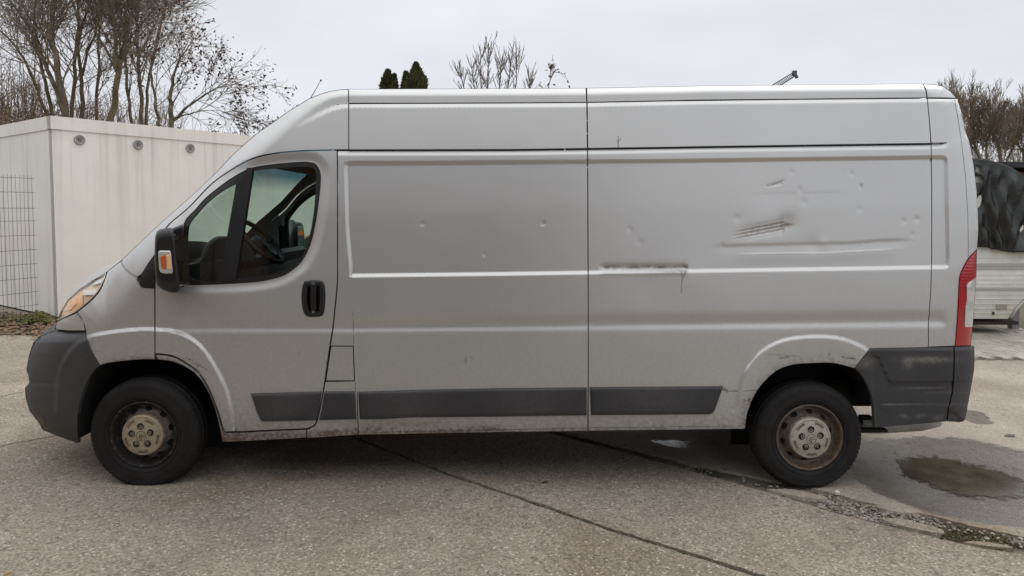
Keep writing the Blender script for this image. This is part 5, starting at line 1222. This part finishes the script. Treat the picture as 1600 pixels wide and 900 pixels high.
# ================================================================== CRANE (far)
yk = 150; kp = lambda a, b: U(a, b, yk)
crane = thing('construction_crane', 'distant lattice crane jib slanting up behind the van roof', 'crane', (float(kp(1090, 300)[0]), yk, 0))
KM = mat('crane_steel', (.10, .10, .11), .6); a0, a1 = kp(1090, 203), kp(1239, 113.5); b0, b1 = kp(1098, 210), kp(1243, 118)
mb = MB().tube([a0, a1], .10, 5).tube([b0, b1], .16, 5).tube([a0+[0, 1, 0], a1+[0, 1, 0]], .09, 5)
for k in range(60):
    t, t2 = k/60, (k+1)/60; p = a0+(a1-a0)*t; q = b0+(b1-b0)*t2; p2 = a0+(a1-a0)*t2
    mb.tube([p, q], .05, 4).tube([q, p2], .05, 4)
mb.build('jib', KM, crane)
MB().box(tuple((a1+b1)/2+[.15, .3, .25]), (.9, 1.0, 1.1), bev=.15).box(tuple(b1+[.35, .3, -.25]), (.5, .8, .6), bev=.1).build('jib_head', KM, crane)
MB().box((float(a0[0]), yk, a0[2]/2), (1.4, 1.4, float(a0[2])+1.5), bev=.1).build('mast', KM, crane)

# ================================================================== CARAVAN, TARP, SHED (right)
yc = CY+9.6; cp = np.array([(1380, 249), (1480, 248.5), (1530, 250), (1560, 257), (1585, 268), (1612, 290), (1640, 325), (1655, 370), (1655, 415), (1640, 445), (1600, 470), (1577, 496), (1575, 498), (1380, 498)], float)
cp = np.vstack([cr(cp[:10], 4), cp[10:]])
Cx = U(cp[:, 0], cp[:, 1], yc); WD = 2.1
caravan = thing('caravan', 'old white caravan with ribbed panels behind the van, half covered by a dark tarpaulin', 'caravan', (float(Cx[:, 0].mean()), yc+WD/2, gz(Cx[0, 0])))
CW = mat('caravan_white', (.66, .66, .60), .5, noise=[(1.5, .10, 5), (9, .08, 5)], bump=(3, .1, .01), attr=('grime_and_bounce', (.26, .25, .19), .8))
n = len(Cx); B_ = Cx+[0, WD, 0]
fl, ff = cdt([cp], np.stack(np.meshgrid(np.arange(1390, 1650, 12), np.arange(260, 495, 8)), -1).reshape(-1, 2)[inside(np.stack(np.meshgrid(np.arange(1390, 1650, 12), np.arange(260, 495, 8)), -1).reshape(-1, 2).astype(float), cp)])
fv = U(fl[:, 0], fl[:, 1], yc); gr = np.clip((fl[:, 1]-430)/130, 0, .5)
V = np.vstack([fv, Cx, B_]); b = len(fv)
mk('body', V, [f[::-1] for f in ff.tolist()]+[(b+i, b+(i+1) % n, b+n+(i+1) % n, b+n+i) for i in range(n)]+[tuple(range(b+n, b+2*n))], CW, caravan, attrs={'grime_and_bounce': np.concatenate([gr, np.full(2*n, .2)])})
TRM = mat('caravan_trim', (.42, .42, .39), .4, .5)
def strip(name, x0, x1, ya, yb, m, t=.012, par=caravan):
    P = U([x0, x1, x1, x0], [ya, ya, yb, yb], yc); MB().box(tuple((P[0]+P[2])/2-[0, t/2, 0]), (abs(P[1][0]-P[0][0]), t, abs(P[0][2]-P[2][2])), bev=.003).build(name, m, par)
strip('trim_rail', 1385, 1652, 411.5, 416.5, TRM, .02); strip('trim_rail', 1385, 1652, 419, 421, TRM, .014)
strip('trim_rail', 1385, 1640, 449, 453, TRM, .018)
for y in (403, 429, 436.5, 443, 460, 467, 474.5, 482, 489): strip('panel_rib', 1385, min(1650, 1577+(496-y)*1.05), y-.5, y+.5, CW, .007)
strip('hatch', 1556, 1573, 476, 484, mat('hatch_brown', (.28, .25, .21), .6))
strip('hatch', 1550, 1552, 487, 491.5, M['seam'], .03)
sp = [U(1579, 497, yc-.01), U(1590, 481, yc-.01), U(1604, 467, yc-.01), U(1640, 446, yc-.01)]
MB().tube(sp, .022, 6).build('corner_rail', TRM, caravan)
mbk = MB()
mbk.box(tuple(U(1480, 500.5, yc+.3)), (1.7, .5, .05)).build('chassis', mat('rust_dark', (.035, .022, .018), .9), caravan)
wx = U(1440, 505, yc+.2); MB().lathe([(0, .12), (-.01, .2), (0, .29), (.1, .30), (.18, .29)], 28, (wx[0], wx[1], gz(wx[0])+.30)).build('wheel', M['rubber'], caravan)
for px in (1584, 1640): 
    p = U(px, 490, yc+.5); MB().box((p[0], p[1], .25), (.10, .10, .62)).build('prop_stand', mat('stand_grey', (.22, .22, .21), .8), caravan)
# tarpaulin: one draped, crumpled sheet over roof and side
TN = np.random.default_rng(8)
edge_x = np.arange(1385, 1652, 3.0); xs = edge_x
topl = np.interp(xs, Cx[:0, 0] if False else cp[:28, 0], cp[:28, 1])
low = np.interp(xs, [1385, 1500, 1528, 1545, 1562, 1580, 1592, 1604, 1620, 1650], [384, 384, 385.5, 388, 392, 394, 393, 395, 392, 388])+TN.normal(0, .6, len(xs))
rows = 44; V = []
def crum(x, t):
    return (.045*np.sin(x/9.+6*t+1.5*np.sin(t*7+x/23.))*np.sin(t*2.6)+.035*np.sin(x/5.1-9*t+2*np.sin(x/13.))*(.3+t)+.02*np.sin(x/3.1+17*t)+.035*np.abs(np.sin((x-1500)/17.+t*3.5)))
for j in range(8):     # over the roof, from the back edge to the eave
    yy = yc+WD*(1-j/8)+.0; p = U(xs, topl, yc); p[:, 1] = yy; p[:, 2] += .018+.02*np.abs(np.sin(xs/11.+j)); V.append(p)
for j in range(rows+1):
    t = j/rows; py = topl+(low-topl)*t; p = U(xs, py, yc); p[:, 1] -= .03+.9*crum(xs, t)*ss(t*6)+.10*ss(t*1.5)*0+.02*t; p[:, 2] += .018*(1-t); V.append(p)
m_ = len(xs); VV = np.vstack(V); R_n = 8+rows+1; Fs = []
for j in range(R_n-1):
    for i in range(m_-1):
        x, tt = xs[i], (j-8)/rows
        if 1519 < x < 1529 and j > 8 and ((.09 < tt < .155) or (.185 < tt < .255)): continue
        Fs.append((j*m_+i, (j+1)*m_+i, (j+1)*m_+i+1, j*m_+i+1))
tarp = mk('tarpaulin', VV, Fs, mat('tarp_black_green', (.014, .015, .014), .36, 0, noise=[(3, .3, 4), (25, .25, 4)], bump=[(9, .5, .03), (40, .3, .006)]), smooth=True)
sol = tarp.modifiers.new('thickness', 'SOLIDIFY'); sol.thickness = .004
tag(tarp, 'crumpled dark green-black tarpaulin draped over the caravan roof and side', 'tarpaulin')
# shed behind the caravan
ys = CY+15; q0, q1 = U(1545, 257, ys), U(1760, 259, ys)
shed = thing('timber_shed', 'red-brown timber shed with a dark flat roof edge behind the caravan', 'shed', (float((q0[0]+q1[0])/2), ys+1.5, 0))
zr = float(q0[2]); mb = MB().box(((q0[0]+q1[0])/2, ys+1.4, zr/2-.1), (q1[0]-q0[0]-.5, 2.6, zr-.1)).build('wall', mat('shed_redbrown', (.16, .055, .028), .8, noise=(3, .2, 4)), shed)
MB().box(((q0[0]+q1[0])/2, ys+1.4, zr-.02), (q1[0]-q0[0], 3.3, .13), bev=.01).build('roof', mat('shed_roof', (.022, .022, .026), .6), shed)
# orange car parked beyond the van, seen through the cab glass
yo = 4.2; ox = float(U(520, 400, yo)[0])
car = thing('parked_car', 'orange car parked beyond the van, glimpsed through the cab windows', 'car', (ox, yo+.85, gz(ox)))
OR = mat('orange_paint', (.75, .22, .03), .3, coat=.5)
def extr(name, prof, y0, y1, m, par, tap=0):
    n = len(prof); c = np.mean(prof, 0); V = [(ox+a, y0, gz(ox)+b) for a, b in prof]+[(ox+a, y1, gz(ox)+b) for a, b in prof]
    return mk(name, V, [(i, (i+1) % n, n+(i+1) % n, n+i) for i in range(n)]+[tuple(range(n))[::-1], tuple(range(n, 2*n))], m, par)
bodyp = cr([(-2.0, .3), (-2.05, .55), (-1.95, .75), (-1.2, .92), (-.9, .95), (1.6, 1.0), (1.95, .95), (2.05, .6), (2.0, .3)], 4)
extr('body', bodyp, yo, yo+1.7, OR, car)
cabp = cr([(-1.0, .94), (-.45, 1.36), (-.1, 1.46), (.8, 1.47), (1.3, 1.36), (1.75, .98)], 4)
extr('cabin_glass', cabp*[.97, 1]-[0, .03], yo+.12, yo+1.58, mat('car_glass', (.05, .08, .085), .05, coat=.5), car)
extr('roof', cr([(-.42, 1.37), (-.1, 1.47), (.8, 1.48), (1.3, 1.36), (.8, 1.42), (-.1, 1.42)], 4), yo+.11, yo+1.59, OR, car)
for a in (-1.3, 1.3):
    for yy in (yo-.01, yo+1.52): MB().lathe([(0, .1), (-.012, .19), (0, .30), (.1, .31), (.2, .30)], 24, (ox+a, yy, gz(ox)+.31)).build('wheel', M['rubber'], car)
# ================================================================== unseen HALL added behind the photographer to shade the foreground
HX0, HX1, HY = -16., 1.6, -5.6
hall = thing('added_shade_hall', 'unseen brown brick hall with an open gate, added behind the photographer for foreground shade and van reflections', 'building', ((HX0+HX1)/2, HY-6, 0))
HB_ = mat('brown_brick', (.24, .15, .10), .9, noise=[(1.2, .15, 4), (30, .2, 3)])
mb = MB()
for (a, b, z0, z1) in ((HX0, -3.6, 0, 3.7), (-3.6, .3, 3.2, 3.7), (.3, HX1, 0, 3.7)): mb.box(((a+b)/2, HY-.15, (z0+z1)/2), (b-a-.004, .3, z1-z0))
mb.box((HX0+.15, HY-6.2, 1.85), (.3, 11.6, 3.7)).box((HX1-.15, HY-6.2, 1.85), (.3, 11.6, 3.7)).box(((HX0+HX1)/2, HY-12.2, 1.85), (HX1-HX0, .3, 3.7))
mb.box((-12.0, -1.9, 1.85), (6.0, 6.8, 3.7))  # side wing added so the van nose reflects brown
mb.build('wall', HB_, hall)
MB().box(((HX0+HX1)/2, HY-5.8, 3.79), (HX1-HX0+.8, 12.8, .16)).build('roof', M['seam'], hall)
